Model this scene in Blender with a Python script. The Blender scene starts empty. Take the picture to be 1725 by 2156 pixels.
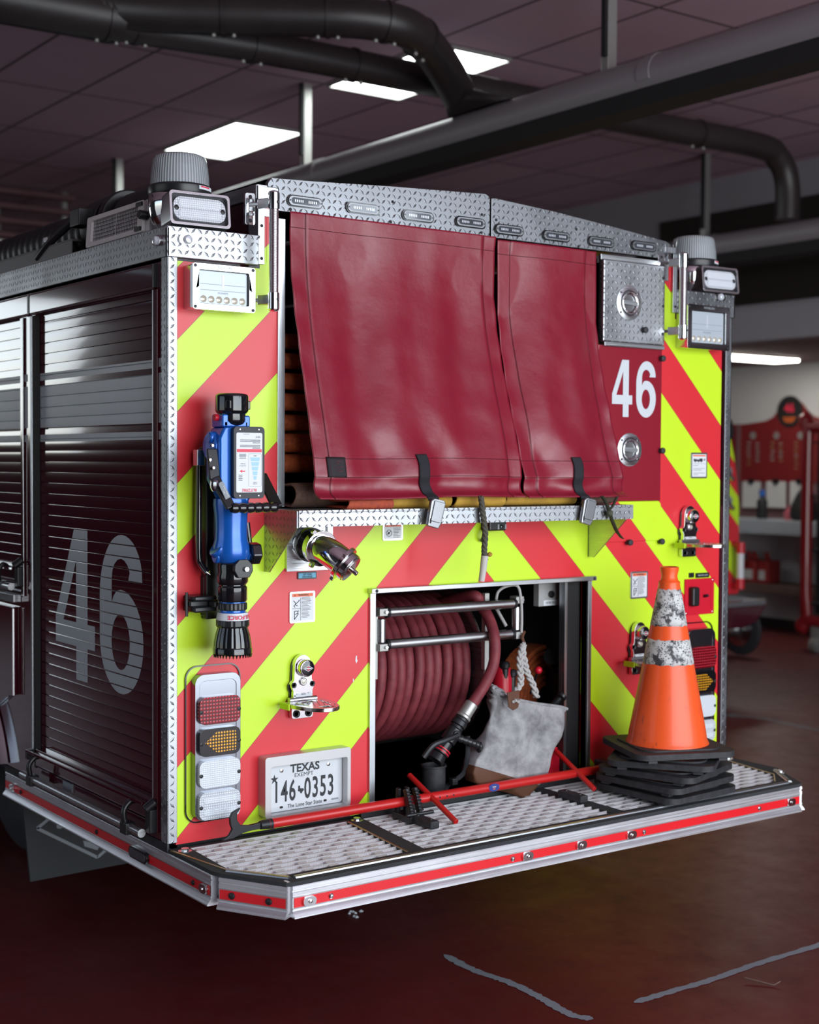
import bpy, bmesh, math, random
from mathutils import Vector, Matrix, noise
from mathutils.geometry import tessellate_polygon
random.seed(7)
S = bpy.context.scene
C = S.collection
PI = math.pi
R = math.radians

# ------------------------------------------------------------------ camera
W_, H_ = 1725.0, 2156.0
FPX, YAW, PITCH, ROLL = 3009.455, R(35.77845), R(-2.03328), R(0.35673)
EYE = Vector((-1.89885, -3.86202, 1.75))
_d = Vector((math.sin(YAW)*math.cos(PITCH), math.cos(YAW)*math.cos(PITCH), math.sin(PITCH)))
_r0 = Vector((math.cos(YAW), -math.sin(YAW), 0)); _u0 = _r0.cross(_d)
_r = math.cos(ROLL)*_r0 + math.sin(ROLL)*_u0
_u = -math.sin(ROLL)*_r0 + math.cos(ROLL)*_u0
cam = bpy.data.cameras.new('camera'); co = bpy.data.objects.new('camera', cam); C.objects.link(co)
M = Matrix((( _r.x, _u.x, -_d.x, EYE.x), (_r.y, _u.y, -_d.y, EYE.y), (_r.z, _u.z, -_d.z, EYE.z), (0, 0, 0, 1)))
co.matrix_world = M
cam.sensor_fit = 'HORIZONTAL'; cam.sensor_width = 24.0; cam.lens = 24.0*FPX/W_
cam.dof.use_dof = True; cam.dof.focus_distance = 4.35; cam.dof.aperture_fstop = 2.0
cam.clip_start = 0.05; cam.clip_end = 200
S.camera = co

# ------------------------------------------------------------------ exposure, world, daylight
S.view_settings.view_transform = 'Standard'; S.view_settings.look = 'None'
S.view_settings.gamma = 1.0; S.view_settings.use_curve_mapping = False
S.view_settings.exposure = 0.0
wd = bpy.data.worlds.new('sky'); S.world = wd; wd.use_nodes = True
wn = wd.node_tree; bg = wn.nodes['Background']
sky = wn.nodes.new('ShaderNodeTexSky'); sky.sky_type = 'NISHITA'; sky.sun_disc = False
sky.sun_elevation = R(40); sky.sun_rotation = R(200)
wn.links.new(sky.outputs[0], bg.inputs[0]); bg.inputs[1].default_value = 0.16

def area(name, loc, rot, sx, sy, power, col):
    l = bpy.data.lights.new(name, 'AREA'); l.shape = 'RECTANGLE'; l.size = sx; l.size_y = sy
    l.energy = power; l.color = col
    o = bpy.data.objects.new(name, l); C.objects.link(o); o.location = loc; o.rotation_euler = rot
    return o
# daylight coming in through the three open bay doors (one behind the camera, one further along it, one on the left)
area('bay_daylight_rear', (1.7, -5.95, 2.0), (R(90), 0, 0), 7.0, 3.9, 430, (0.86, 0.93, 1.0))
area('bay_daylight_left', (-6.85, 1.5, 1.95), (R(90), 0, R(-90)), 5.5, 3.6, 34, (0.84, 0.9, 1.0))
area('bay_daylight_front', (-3.6, 13.3, 2.9), (R(-90), 0, 0), 3.4, 1.7, 40, (0.9, 0.95, 1.0))

# ------------------------------------------------------------------ pixel of the photograph -> point on a real plane
def ray(x, y): return _d + (x-W_/2)/FPX*_r - (y-H_/2)/FPX*_u
def RY(x, y, Y=0.0): q = ray(x, y); return EYE + (Y-EYE.y)/q.y*q
def RX(x, y, X=0.0): q = ray(x, y); return EYE + (X-EYE.x)/q.x*q
def RZ(x, y, Z=0.0): q = ray(x, y); return EYE + (Z-EYE.z)/q.z*q

# ------------------------------------------------------------------ materials
MATS = {}
def mat(name, col=(.5, .5, .5), rough=.5, metal=0.0, **k):
    m = bpy.data.materials.new(name); m.use_nodes = True
    b = m.node_tree.nodes['Principled BSDF']
    b.inputs['Base Color'].default_value = (*col, 1); b.inputs['Roughness'].default_value = rough
    b.inputs['Metallic'].default_value = metal
    for a, v in k.items():
        n = {'coat': 'Coat Weight', 'coatr': 'Coat Roughness', 'trans': 'Transmission Weight', 'ior': 'IOR', 'spec': 'Specular IOR Level',
             'alpha': 'Alpha', 'emit': 'Emission Strength', 'sheen': 'Sheen Weight', 'sss': 'Subsurface Weight', 'aniso': 'Anisotropic'}[a]
        b.inputs[n].default_value = v
        if a == 'emit': b.inputs['Emission Color'].default_value = (*k.get('ecol', col), 1)
    MATS[name] = m
    return m
class NT:
    """small node builder"""
    def __init__(s, m): s.t = m.node_tree; s.b = s.t.nodes['Principled BSDF']
    def n(s, typ, **k):
        n = s.t.nodes.new('ShaderNode'+typ)
        for a, v in k.items(): setattr(n, a, v)
        return n
    def l(s, a, b): s.t.links.new(a, b)
    def m(s, op, a, b=None, c=None):
        n = s.n('Math', operation=op)
        for i, v in enumerate((a, b, c)):
            if v is None: continue
            if isinstance(v, (int, float)): n.inputs[i].default_value = v
            else: s.l(v, n.inputs[i])
        return n.outputs[0]
    def mix(s, f, a, b):
        n = s.n('Mix', data_type='RGBA')
        for i, v in ((0, f), (6, a), (7, b)):
            if isinstance(v, (int, float)): n.inputs[i].default_value = v
            elif isinstance(v, tuple): n.inputs[i].default_value = (*v, 1)
            else: s.l(v, n.inputs[i])
        return n.outputs[2]
    def uv(s):
        n = s.n('TexCoord'); x = s.n('SeparateXYZ'); s.l(n.outputs['UV'], x.inputs[0]); return n.outputs['UV'], x.outputs[0], x.outputs[1]
    def obj(s):
        n = s.n('TexCoord'); return n.outputs['Object']
    def pos(s):
        n = s.n('NewGeometry'); x = s.n('SeparateXYZ'); s.l(n.outputs['Position'], x.inputs[0]); return n.outputs['Position'], x.outputs[0], x.outputs[1], x.outputs[2]
    def noise(s, vec, scale, detail=3, rough=.5):
        n = s.n('TexNoise'); n.inputs['Scale'].default_value = scale; n.inputs['Detail'].default_value = detail; n.inputs['Roughness'].default_value = rough
        if vec is not None: s.l(vec, n.inputs['Vector'])
        return n.outputs['Fac']
    def ramp(s, f, *st):
        n = s.n('ValToRGB'); e = n.color_ramp.elements
        while len(e) < len(st): e.new(.5)
        for i, (p, c) in enumerate(st):
            e[i].position = p; e[i].color = (*c, 1) if isinstance(c, tuple) else (c, c, c, 1)
        s.l(f, n.inputs[0]); return n.outputs[0]
    def bump(s, h, strength=.5, dist=.001, normal=None):
        n = s.n('Bump'); n.inputs['Strength'].default_value = strength; n.inputs['Distance'].default_value = dist
        s.l(h, n.inputs['Height'])
        if normal is not None: s.l(normal, n.inputs['Normal'])
        return n.outputs[0]
    def col(s, c): s.l(c, s.b.inputs['Base Color'])
    def rough(s, c): s.l(c, s.b.inputs['Roughness'])
    def nrm(s, c): s.l(c, s.b.inputs['Normal'])

# plain ones
mat('chrome', (.78, .79, .80), .08, 1.0)
mat('chrome_dull', (.62, .63, .65), .25, 1.0)
mat('black_plastic', (.012, .013, .015), .32)
mat('black_gloss', (.006, .007, .009), .12, coat=.6)
mat('black_matte', (.01, .01, .011), .7)
mat('white_label', (.72, .76, .8), .4)
mat('print_dark', (.02, .024, .03), .5)
mat('print_grey', (.24, .27, .3), .5)
mat('orange_label', (.85, .16, .06), .4)
mat('blue_label', (.16, .52, .78), .4)
mat('pale_blue', (.35, .62, .85), .4)
mat('red_print', (.75, .03, .08), .4)
mat('glass_clear', (.9, .95, 1.0), .04, trans=1.0, ior=1.25)
mat('lamp_glass', (.75, .82, .9), .12, .35, coat=1.0)
mat('led_white', (.85, .9, 1.0), .15, .3, coat=1.0)
mat('blue_paint', (.008, .12, .55), .25, .25, coat=.5)
mat('red_tool_paint', (.55, .012, .012), .38, coat=.3)
mat('dark_iron', (.035, .036, .04), .45, .6)
mat('interior_black', (.008, .008, .009), .6)
mat('interior_floor', (.02, .022, .024), .55)
mat('white_rope', (.45, .44, .43), .9)
mat('brown_leather', (.10, .035, .015), .65)
mat('orange_tool', (.5, .1, .02), .5)
mat('plate_housing', (.56, .56, .57), .38, .55)
mat('grey_lamp', (.38, .38, .38), .45)
mat('red_plastic', (.6, .01, .03), .3)
mat('red_lacquer', (.22, .008, .012), .3, coat=.5)
mat('bench_edge', (.5, .56, .62), .35, .3)
mat('shelf_wood', (.13, .08, .065), .55)
mat('paper', (.62, .62, .62), .7)
mat('brass', (.45, .33, .16), .35, .8)
mat('silver_tag', (.5, .5, .48), .35, .7)
mat('galvanised', (.42, .42, .40), .45, .7)
mat('tape_white', (.55, .53, .5), .7)
mat('green_strap', (.07, .08, .05), .85)
mat('grey_rope', (.085, .08, .06), .9)
mat('led_off', (.35, .37, .4), .25, .4)
m = mat('panel_light', (1, 1, 1), .5, emit=9.0); m.node_tree.nodes['Principled BSDF'].inputs['Emission Color'].default_value = (.93, 1.0, .98, 1)
m = mat('tube_light', (1, 1, 1), .5, emit=16.0); m.node_tree.nodes['Principled BSDF'].inputs['Emission Color'].default_value = (1.0, .96, .86, 1)

def n_brushed(name, col, rough, sc=(3, 400)):
    m = mat(name, col, rough, 1.0); t = NT(m); uv, x, y = t.uv()
    mp = t.n('Mapping'); mp.inputs['Scale'].default_value = (sc[0], sc[1], 1); t.l(uv, mp.inputs[0])
    f = t.noise(mp.outputs[0], 1.0, 2); t.rough(t.ramp(f, (.3, rough-.08), (.7, rough+.14)))
    g = t.noise(uv, 9, 3); t.col(t.mix(g, tuple(c*.8 for c in col), tuple(min(1, c*1.12) for c in col)))
n_brushed('aluminium', (.60, .62, .65), .30)
n_brushed('aluminium_vert', (.58, .62, .66), .32, (400, 3))
n_brushed('rail_aluminium', (.82, .84, .88), .34, (2, 300)); MATS['rail_aluminium'].node_tree.nodes['Principled BSDF'].inputs['Metallic'].default_value = .85
n_brushed('step_metal', (.66, .66, .66), .16, (60, 60))

def n_tread(name, col, pitch, rough=.26, ang=45, hgt=.0014):
    m = mat(name, col, rough, 1.0); t = NT(m); uv, x, y = t.uv()
    sx = t.m('DIVIDE', x, pitch); sy = t.m('DIVIDE', y, pitch)
    fx = t.m('FLOOR', sx); fy = t.m('FLOOR', sy)
    par = t.m('MODULO', t.m('ABSOLUTE', t.m('ADD', fx, fy)), 2.0)
    u = t.m('SUBTRACT', t.m('FRACT', sx), .5); v = t.m('SUBTRACT', t.m('FRACT', sy), .5)
    a = t.m('MULTIPLY', t.m('ADD', u, v), .7071); b = t.m('MULTIPLY', t.m('SUBTRACT', u, v), .7071)
    a = t.m('ABSOLUTE', a); b = t.m('ABSOLUTE', b)
    ip = t.m('SUBTRACT', 1.0, par)
    lo = t.m('ADD', t.m('MULTIPLY', a, par), t.m('MULTIPLY', b, ip))
    sh = t.m('ADD', t.m('MULTIPLY', b, par), t.m('MULTIPLY', a, ip))
    e = t.m('ADD', t.m('DIVIDE', lo, .50), t.m('DIVIDE', sh, .17))
    h = t.m('MAXIMUM', t.m('SUBTRACT', 1.0, e), 0.0)
    h2 = t.m('POWER', h, .6)
    t.nrm(t.bump(h2, 1.0, hgt))
    g = t.noise(uv, 6, 4)
    t.rough(t.ramp(g, (.3, rough-.05), (.75, rough+.14)))
    edge = t.m('MULTIPLY', t.m('GREATER_THAN', h, .001), .6)  # lozenges darkened in the colour, standing in for reflection contrast
    t.col(t.mix(edge, tuple(col), tuple(c*.45 for c in col)))
n_tread('tread_plate', (.30, .315, .34), .021, .34)
n_tread('tread_plate_lit', (.44, .46, .49), .022, .36)  # lighter copy of the tread plate, stronger light painted into its colour

def n_paint(name, col, rough=.12, bands=False):
    m = mat(name, col, rough, 0, coat=1.0, coatr=.04); t = NT(m)
    if bands:
        p, x, y, z = t.pos(); f = None
        for a, b in ((2.028, 2.054), (1.861, 2.010), (1.811, 1.836)):
            k = t.m('MULTIPLY', t.m('GREATER_THAN', z, a), t.m('LESS_THAN', z, b))
            f = k if f is None else t.m('ADD', f, k)
        t.col(t.mix(f, tuple(col), (.42, .47, .50)))
        t.rough(t.m('ADD', t.m('MULTIPLY', f, .3), rough))
        t.l(t.m('SUBTRACT', 1.0, f), t.b.inputs['Coat Weight'])
n_paint('truck_paint', (.060, .003, .012)); n_paint('truck_paint_bands', (.060, .003, .012), .12, True)
n_paint('panel_red', (.27, .006, .022), .3)
mat('decal_grey', (.42, .47, .50), .42)
mat('decal_white', (.62, .67, .72), .4)

def n_chevron():
    m = mat('chevron', (.7, .02, .03), .42, 0, coat=.35, coatr=.22); t = NT(m); p, x, y, z = t.pos()
    q = t.m('ADD', t.m('ABSOLUTE', t.m('SUBTRACT', x, 1.2145)), z)
    k = t.m('DIVIDE', t.m('SUBTRACT', q, 1.5835-.2135*20), .2135*2)
    f = t.m('FRACT', k)
    yel = t.m('GREATER_THAN', f, .5)
    ln = t.m('ABSOLUTE', t.m('SUBTRACT', t.m('FRACT', t.m('MULTIPLY', k, 2.0)), .5))
    line = t.m('GREATER_THAN', ln, .494)
    c = t.mix(yel, (.72, .012, .028), (.60, .90, .012))
    nz = t.noise(p, 5, 4)
    c = t.mix(t.m('MULTIPLY', nz, .06), c, (.3, .2, .1))
    t.col(t.mix(t.m('MULTIPLY', line, .6), c, (.1, .02, .01)))
    # fine honeycomb of the reflective sheeting
    v = t.n('TexVoronoi'); v.inputs['Scale'].default_value = 420; t.l(p, v.inputs['Vector'])
    t.nrm(t.bump(v.outputs['Distance'], .12, .0004))
n_chevron()

def n_vinyl():
    m = mat('vinyl', (.17, .006, .018), .34, 0, coat=.25, coatr=.35); t = NT(m); uv, x, y = t.uv()
    w1 = t.m('SINE', t.m('MULTIPLY', x, 2800)); w2 = t.m('SINE', t.m('MULTIPLY', y, 2800))
    wv = t.m('MULTIPLY', w1, w2)
    n1 = t.noise(uv, 7, 4, .6)
    n2 = t.noise(uv, 30, 3, .6)
    h = t.m('ADD', t.m('MULTIPLY', wv, .0), t.m('ADD', t.m('MULTIPLY', n1, 4.0), n2))
    t.nrm(t.bump(wv, .12, .0004, t.bump(h, .35, .0018)))
    t.col(t.mix(t.noise(uv, 4, 5, .7), (.20, .005, .019), (.27, .010, .030)))
    t.rough(t.ramp(t.noise(uv, 12, 4), (.3, .27), (.7, .42)))
n_vinyl()
mat('stitch', (.07, .006, .012), .7)

def n_bumpy(name, col, rough, scale, dist, col2=None, metal=0, **k):
    m = mat(name, col, rough, metal, **k); t = NT(m); o = t.obj()
    f = t.noise(o, scale, 4, .6); t.nrm(t.bump(f, .6, dist))
    if col2: t.col(t.mix(t.ramp(t.noise(o, scale*.25, 5, .65), (.35, 0.0), (.68, 1.0)), tuple(col), tuple(col2)))
n_bumpy('rubber', (.016, .017, .02), .62, 160, .0008, (.035, .036, .042))
n_bumpy('hose_red', (.23, .035, .045), .62, 90, .0006, (.15, .018, .028))
n_bumpy('hose_orange', (.42, .085, .016), .8, 300, .0008, (.2, .04, .012))  # base colour darkened for the shadow the orange hoses lie in
n_bumpy('hose_orange_red', (.45, .075, .03), .8, 300, .0008, (.3, .05, .03))
n_bumpy('hose_brown', (.13, .07, .05), .85, 300, .0008, (.07, .04, .03))
n_bumpy('hose_yellow', (.55, .33, .04), .8, 60, .001, (.38, .2, .03))
n_bumpy('canvas', (.40, .40, .41), .9, 60, .0008, (.17, .17, .18))
n_bumpy('black_webbing', (.012, .013, .018), .8, 600, .0005)
n_bumpy('duct_paint', (.030, .024, .024), .42, 6, .002, (.018, .014, .014))
n_bumpy('grip_tape', (.035, .038, .042), .85, 900, .001, (.022, .024, .028))
n_bumpy('suction_hose', (.012, .012, .014), .45, 50, .0004)

def n_grille():
    m = mat('serrated_metal', (.70, .69, .70), .42, .35); t = NT(m); uv, x, y = t.uv()
    s = t.m('SINE', t.m('MULTIPLY', x, 1150)); t.nrm(t.bump(s, .3, .0008))
n_grille()
def n_redstrip():
    m = mat('red_strip', (.74, .012, .02), .35, 0, coat=.3); t = NT(m); uv, x, y = t.uv()
    a = t.m('SINE', t.m('MULTIPLY', t.m('ADD', x, y), 900)); t.nrm(t.bump(a, .2, .0004))
n_redstrip()

def n_lens(name, c1, c2, pitch, arrow=False):
    """moulded lamp lens with a raster of LED points"""
    m = mat(name, c1, .16, .1, coat=.5, coatr=.05); t = NT(m); uv, x, y = t.uv()
    fx = t.m('SUBTRACT', t.m('FRACT', t.m('DIVIDE', x, pitch)), .5); fy = t.m('SUBTRACT', t.m('FRACT', t.m('DIVIDE', y, pitch)), .5)
    d = t.m('ADD', t.m('MULTIPLY', fx, fx), t.m('MULTIPLY', fy, fy))
    k = t.ramp(d, (0.0, 1.0), (.07, .75), (.16, 0.0))
    t.col(t.mix(k, tuple(c1), tuple(c2))); t.nrm(t.bump(k, .5, .001))
n_lens('lens_red', (.11, .002, .006), (.48, .012, .03), .0105)
n_lens('lens_amber', (.03, .015, .004), (.9, .42, .01), .0095)
n_lens('lens_clear', (.62, .68, .74), (.86, .92, 1.0), .006)
n_lens('lens_led', (.50, .54, .60), (.78, .82, .88), .0075)
def n_dome():
    m = mat('dome_glass', (.42, .48, .5), .08, 0, coat=1.0, trans=.35); t = NT(m); o = t.obj()
    x = t.n('SeparateXYZ'); t.l(o, x.inputs[0])
    a = t.m('ARCTAN2', x.outputs[0], x.outputs[1]); s = t.m('SINE', t.m('MULTIPLY', a, 60))
    t.nrm(t.bump(s, .5, .0015)); t.col(t.mix(t.m('ADD', t.m('MULTIPLY', s, .5), .5), (.30, .35, .38), (.66, .73, .77)))
n_dome()

def n_cone():
    m = mat('cone_orange', (.88, .095, .012), .42, 0, coat=.15); t = NT(m); o = t.obj()
    mp = t.n('Mapping'); mp.inputs['Scale'].default_value = (1, 1, .35); t.l(o, mp.inputs[0])
    f = t.noise(mp.outputs[0], 22, 6, .7); f2 = t.noise(o, 5, 5, .7)
    c = t.mix(t.ramp(f, (.60, 0.0), (.70, .75)), (.90, .10, .014), (.28, .04, .02))
    t.col(t.mix(t.ramp(f2, (.5, 0.0), (.8, .5)), c, (.62, .05, .012)))
    m = mat('cone_collar', (.5, .5, .5), .6); t = NT(m); o = t.obj()
    v = t.n('TexVoronoi'); v.inputs['Scale'].default_value = 150; t.l(o, v.inputs['Vector'])
    f = t.noise(o, 26, 8, .75)
    k = t.ramp(f, (.42, 1.0), (.50, 0.0))
    k2 = t.m('MULTIPLY', t.m('LESS_THAN', v.outputs['Distance'], .33), t.m('GREATER_THAN', t.noise(o, 14, 3), .47))
    t.col(t.mix(t.m('MINIMUM', t.m('ADD', k, k2), 1.0), (.62, .63, .63), (.05, .05, .055)))
    t.nrm(t.bump(f, .5, .001))
n_cone()

def n_floor():
    m = mat('floor_epoxy', (.055, .010, .009), .40, 0, coat=.12, coatr=.3); t = NT(m); p, x, y, z = t.pos()
    a = t.noise(p, .9, 5, .6); b = t.noise(p, 6, 6, .7)
    c = t.mix(t.ramp(a, (.35, 0.0), (.7, 1.0)), (.095, .010, .010), (.14, .016, .016))
    c = t.mix(t.ramp(b, (.55, 0.0), (.75, .5)), c, (.03, .008, .008))
    t.col(c); t.rough(t.ramp(b, (.3, .36), (.7, .56)))
    t.nrm(t.bump(t.noise(p, 3, 3), .15, .004))
n_floor()
def n_ceil():
    m = mat('ceiling_tile', (.06, .045, .055), .85); t = NT(m); p, x, y, z = t.pos()
    gx = t.m('ABSOLUTE', t.m('SUBTRACT', t.m('FRACT', t.m('DIVIDE', t.m('SUBTRACT', x, 3.19-.6096*40), .6096)), .5))
    gy = t.m('ABSOLUTE', t.m('SUBTRACT', t.m('FRACT', t.m('DIVIDE', t.m('SUBTRACT', y, 2.97-1.2192*20), 1.2192)), .5))
    g = t.m('MAXIMUM', t.m('GREATER_THAN', gx, .481), t.m('GREATER_THAN', gy, .4905))
    a = t.noise(p, 2.2, 5, .7); b = t.noise(p, 60, 2)
    c = t.mix(a, (.50, .33, .40), (.60, .42, .49))
    wn_ = t.n('TexWhiteNoise'); wn_.noise_dimensions = '2D'
    cb = t.n('CombineXYZ'); t.l(t.m('FLOOR', t.m('DIVIDE', t.m('SUBTRACT', x, 3.19-.6096*40), .6096)), cb.inputs[0]); t.l(t.m('FLOOR', t.m('DIVIDE', t.m('SUBTRACT', y, 2.97-1.2192*20), 1.2192)), cb.inputs[1])
    t.l(cb.outputs[0], wn_.inputs['Vector'])
    c = t.mix(t.m('MULTIPLY', wn_.outputs['Value'], .35), c, (.38, .25, .31))
    t.col(t.mix(t.m('MULTIPLY', g, .82), c, (.012, .009, .012)))
    t.nrm(t.bump(t.m('ADD', t.m('MULTIPLY', b, .2), t.m('MULTIPLY', g, -3)), .5, .003))
n_ceil()
def n_wall(name, col, col2):
    m = mat(name, col, .7); t = NT(m); p, x, y, z = t.pos()
    t.col(t.mix(t.noise(p, 1.5, 5, .6), tuple(col), tuple(col2)))
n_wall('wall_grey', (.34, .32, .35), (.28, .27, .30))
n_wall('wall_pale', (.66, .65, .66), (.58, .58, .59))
n_wall('wall_dim', (.06, .055, .065), (.04, .038, .045))  # unseen walls coloured darker so the truck side reflects less light
n_wall('wall_brown', (.018, .011, .009), (.012, .008, .007))
n_wall('wall_soffit', (.20, .10, .11), (.16, .08, .09))
n_wall('line_paint', (.30, .31, .34), (.2, .21, .24))
n_bumpy('mud_flap_rubber', (.02, .024, .03), .6, 120, .0006)
mat('flap_print', (.30, .34, .38), .7)
mat('lamp_white', (.50, .57, .64), .35, .2, coat=.3, coatr=.2); mat('led_amberish', (.55, .52, .42), .2, .2, coat=1.0)
m = mat('knurled', (.70, .71, .73), .22, 1.0); t = NT(m); uv, xx, yy = t.uv(); t.nrm(t.bump(t.m('SINE', t.m('MULTIPLY', t.obj() if False else yy, 1800)), .5, .0006))
mat('plate_white', (.66, .70, .74), .35)
mat('lime_plastic', (.55, .85, .02), .4)
mat('lamp_case', (.62, .60, .61), .5); mat('lamp_case_dark', (.13, .13, .14), .5, .3)
n_lens('lens_led_dark', (.12, .12, .13), (.5, .5, .52), .012)
mat('lens_dark', (.07, .08, .095), .12, .2, coat=1.0)
mat('patch_black', (.014, .010, .013), .7)
n_brushed('roller_steel', (.50, .51, .52), .28, (5, 5))
mat('sticker_blue', (.03, .05, .25), .4)
mat('pink_plastic', (.55, .12, .16), .4); mat('can_red', (.40, .03, .03), .5); mat('board_red', (.20, .012, .015), .5)
mat('buckle_metal', (.30, .31, .33), .32, .9)
mat('cluster_metal', (.28, .30, .34), .2, 1.0)
# ------------------------------------------------------------------ mesh builder
_TX = {}
def text_polys(s, size, sx, offset, align, spacing):
    key = (s, size, sx, offset, align, spacing)
    if key not in _TX:
        cu = bpy.data.curves.new('t', 'FONT'); cu.body = s; cu.size = size; cu.offset = offset*size; cu.extrude = .0
        cu.resolution_u = 3; cu.align_x = align; cu.align_y = 'CENTER'; cu.space_character = spacing
        ob = bpy.data.objects.new('t', cu); C.objects.link(ob)
        me = bpy.data.meshes.new_from_object(ob)
        _TX[key] = ([(v.co.x*sx, v.co.y) for v in me.vertices], [tuple(p.vertices) for p in me.polygons])
        bpy.data.objects.remove(ob); bpy.data.curves.remove(cu); bpy.data.meshes.remove(me)
    return _TX[key]

class MB:
    def __init__(s): s.v = []; s.f = []; s.k = []; s.mi = 0; s.names = []
    def m(s, name):
        if name not in s.names: s.names.append(name)
        s.mi = s.names.index(name); return s
    def add(s, vs, fs, T=None):
        b = len(s.v)
        s.v += [(T @ Vector(v)) if T is not None else Vector(v) for v in vs]
        s.f += [tuple(i+b for i in f) for f in fs]; s.k += [s.mi]*len(fs); return s
    def box(s, x0, x1, y0, y1, z0, z1, T=None):
        if x0 > x1: x0, x1 = x1, x0
        if y0 > y1: y0, y1 = y1, y0
        if z0 > z1: z0, z1 = z1, z0
        return s.add([(x0,y0,z0),(x1,y0,z0),(x1,y1,z0),(x0,y1,z0),(x0,y0,z1),(x1,y0,z1),(x1,y1,z1),(x0,y1,z1)],
                     [(0,3,2,1),(4,5,6,7),(0,1,5,4),(1,2,6,5),(2,3,7,6),(3,0,4,7)], T)
    def bar(s, a, b, w, h, up=(0,0,1)):
        """a rectangular bar from a to b, w across, h along up"""
        a = Vector(a); b = Vector(b); d = (b-a).normalized(); u = Vector(up); u = (u-d*u.dot(d)).normalized(); x = d.cross(u)
        vs = []
        for p in (a, b):
            for i, j in ((-1,-1),(1,-1),(1,1),(-1,1)): vs.append(p + x*(i*w/2) + u*(j*h/2))
        return s.add(vs, [(0,1,2,3),(7,6,5,4),(0,4,5,1),(1,5,6,2),(2,6,7,3),(3,7,4,0)])
    def cyl(s, a, b, r0, r1=None, n=20, caps=True):
        a = Vector(a); b = Vector(b); r1 = r0 if r1 is None else r1
        d = (b-a).normalized(); t = Vector((0,0,1)) if abs(d.z) < .9 else Vector((1,0,0)); x = d.cross(t).normalized(); y = d.cross(x)
        vs = [a + (x*math.cos(2*PI*i/n)+y*math.sin(2*PI*i/n))*r0 for i in range(n)] + [b + (x*math.cos(2*PI*i/n)+y*math.sin(2*PI*i/n))*r1 for i in range(n)]
        fs = [(i, (i+1)%n, n+(i+1)%n, n+i) for i in range(n)]
        if caps: fs += [tuple(range(n-1, -1, -1)), tuple(range(n, 2*n))]
        return s.add(vs, fs)
    def lathe(s, prof, T=None, n=28, caps=True, wob=None):
        """prof: (radius, height) pairs about local Z"""
        vs = []; fs = []
        for r, h in prof:
            for i in range(n):
                a = 2*PI*i/n; rr = r*(wob(a, h) if wob else 1); vs.append((rr*math.cos(a), rr*math.sin(a), h))
        for k in range(len(prof)-1):
            for i in range(n): j = (i+1)%n; fs.append((k*n+i, k*n+j, (k+1)*n+j, (k+1)*n+i))
        if caps:
            fs.append(tuple(range(n-1, -1, -1))); q = (len(prof)-1)*n; fs.append(tuple(range(q, q+n)))
        return s.add(vs, fs, T)
    def tube(s, pts, r, n=12, closed=False, caps=True, sub=0, flat=None):
        P = [Vector(p) for p in pts]
        if sub: P = smooth(P, sub, closed)
        N = len(P); rad = r if callable(r) else (lambda t: r)
        def tan(i):
            a = P[(i-1) % N] if (closed or i > 0) else P[i]; b = P[(i+1) % N] if (closed or i < N-1) else P[i]
            return (b-a).normalized()
        t0 = tan(0); x = t0.cross(Vector((0,0,1)));
        if x.length < .05: x = t0.cross(Vector((1,0,0)))
        x.normalize(); vs = []
        for i in range(N):
            t = tan(i); x = (x - t*x.dot(t)); x.normalize(); y = t.cross(x); rr = rad(i/(N-1))
            for k in range(n):
                a = 2*PI*k/n; vs.append(P[i] + x*math.cos(a)*rr + y*math.sin(a)*rr*(flat or 1))
        fs = []
        for i in range(N if closed else N-1):
            for k in range(n):
                j = (i+1) % N; fs.append((i*n+k, i*n+(k+1)%n, j*n+(k+1)%n, j*n+k))
        if caps and not closed: fs.append(tuple(range(n-1, -1, -1))); fs.append(tuple(range((N-1)*n, N*n)))
        return s.add(vs, fs)
    def prism(s, poly, h, T=None, holes=()):
        """poly in local XY extruded from z=0 to z=h"""
        loops = [[Vector((p[0], p[1], 0)) for p in L] for L in (poly, *holes)]
        tri = tessellate_polygon(loops); flat = [p for L in loops for p in L]; n = len(flat)
        vs = [(p.x, p.y, 0) for p in flat] + [(p.x, p.y, h) for p in flat]
        fs = []
        def area2(a, b, c): return (flat[b].x-flat[a].x)*(flat[c].y-flat[a].y)-(flat[c].x-flat[a].x)*(flat[b].y-flat[a].y)
        for t in tri:
            a, b, c = t
            if area2(a, b, c) < 0: a, b, c = a, c, b
            fs.append((a, c, b)); fs.append((a+n, b+n, c+n))
        k = 0
        for li, L in enumerate(loops):
            m = len(L); ar = sum(L[i].x*L[(i+1)%m].y-L[(i+1)%m].x*L[i].y for i in range(m)); ccw = (ar > 0) == (li == 0)
            for i in range(m):
                a, b = k+i, k+(i+1)%m
                fs.append((a, b, b+n, a+n) if ccw else (b, a, a+n, b+n))
            k += m
        return s.add(vs, fs, T)
    def text(s, t, size, T, sx=1.0, offset=0.0, align='CENTER', spacing=1.0, h=.0004):
        p, f = text_polys(t, size, sx, offset, align, spacing)
        return s.add([(a, b, h) for a, b in p], f, T)
    def grid(s, nu, nv, fn, closed_u=False, closed_v=False):
        vs = [fn(i/(nu if closed_u else nu-1), j/(nv if closed_v else nv-1)) for j in range(nv) for i in range(nu)]
        fs = []
        for j in range(nv if closed_v else nv-1):
            for i in range(nu if closed_u else nu-1):
                a = i; b = (i+1)%nu; c = (j+1)%nv; fs.append((j*nu+a, j*nu+b, c*nu+b, c*nu+a))
        return s.add(vs, fs)
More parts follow.
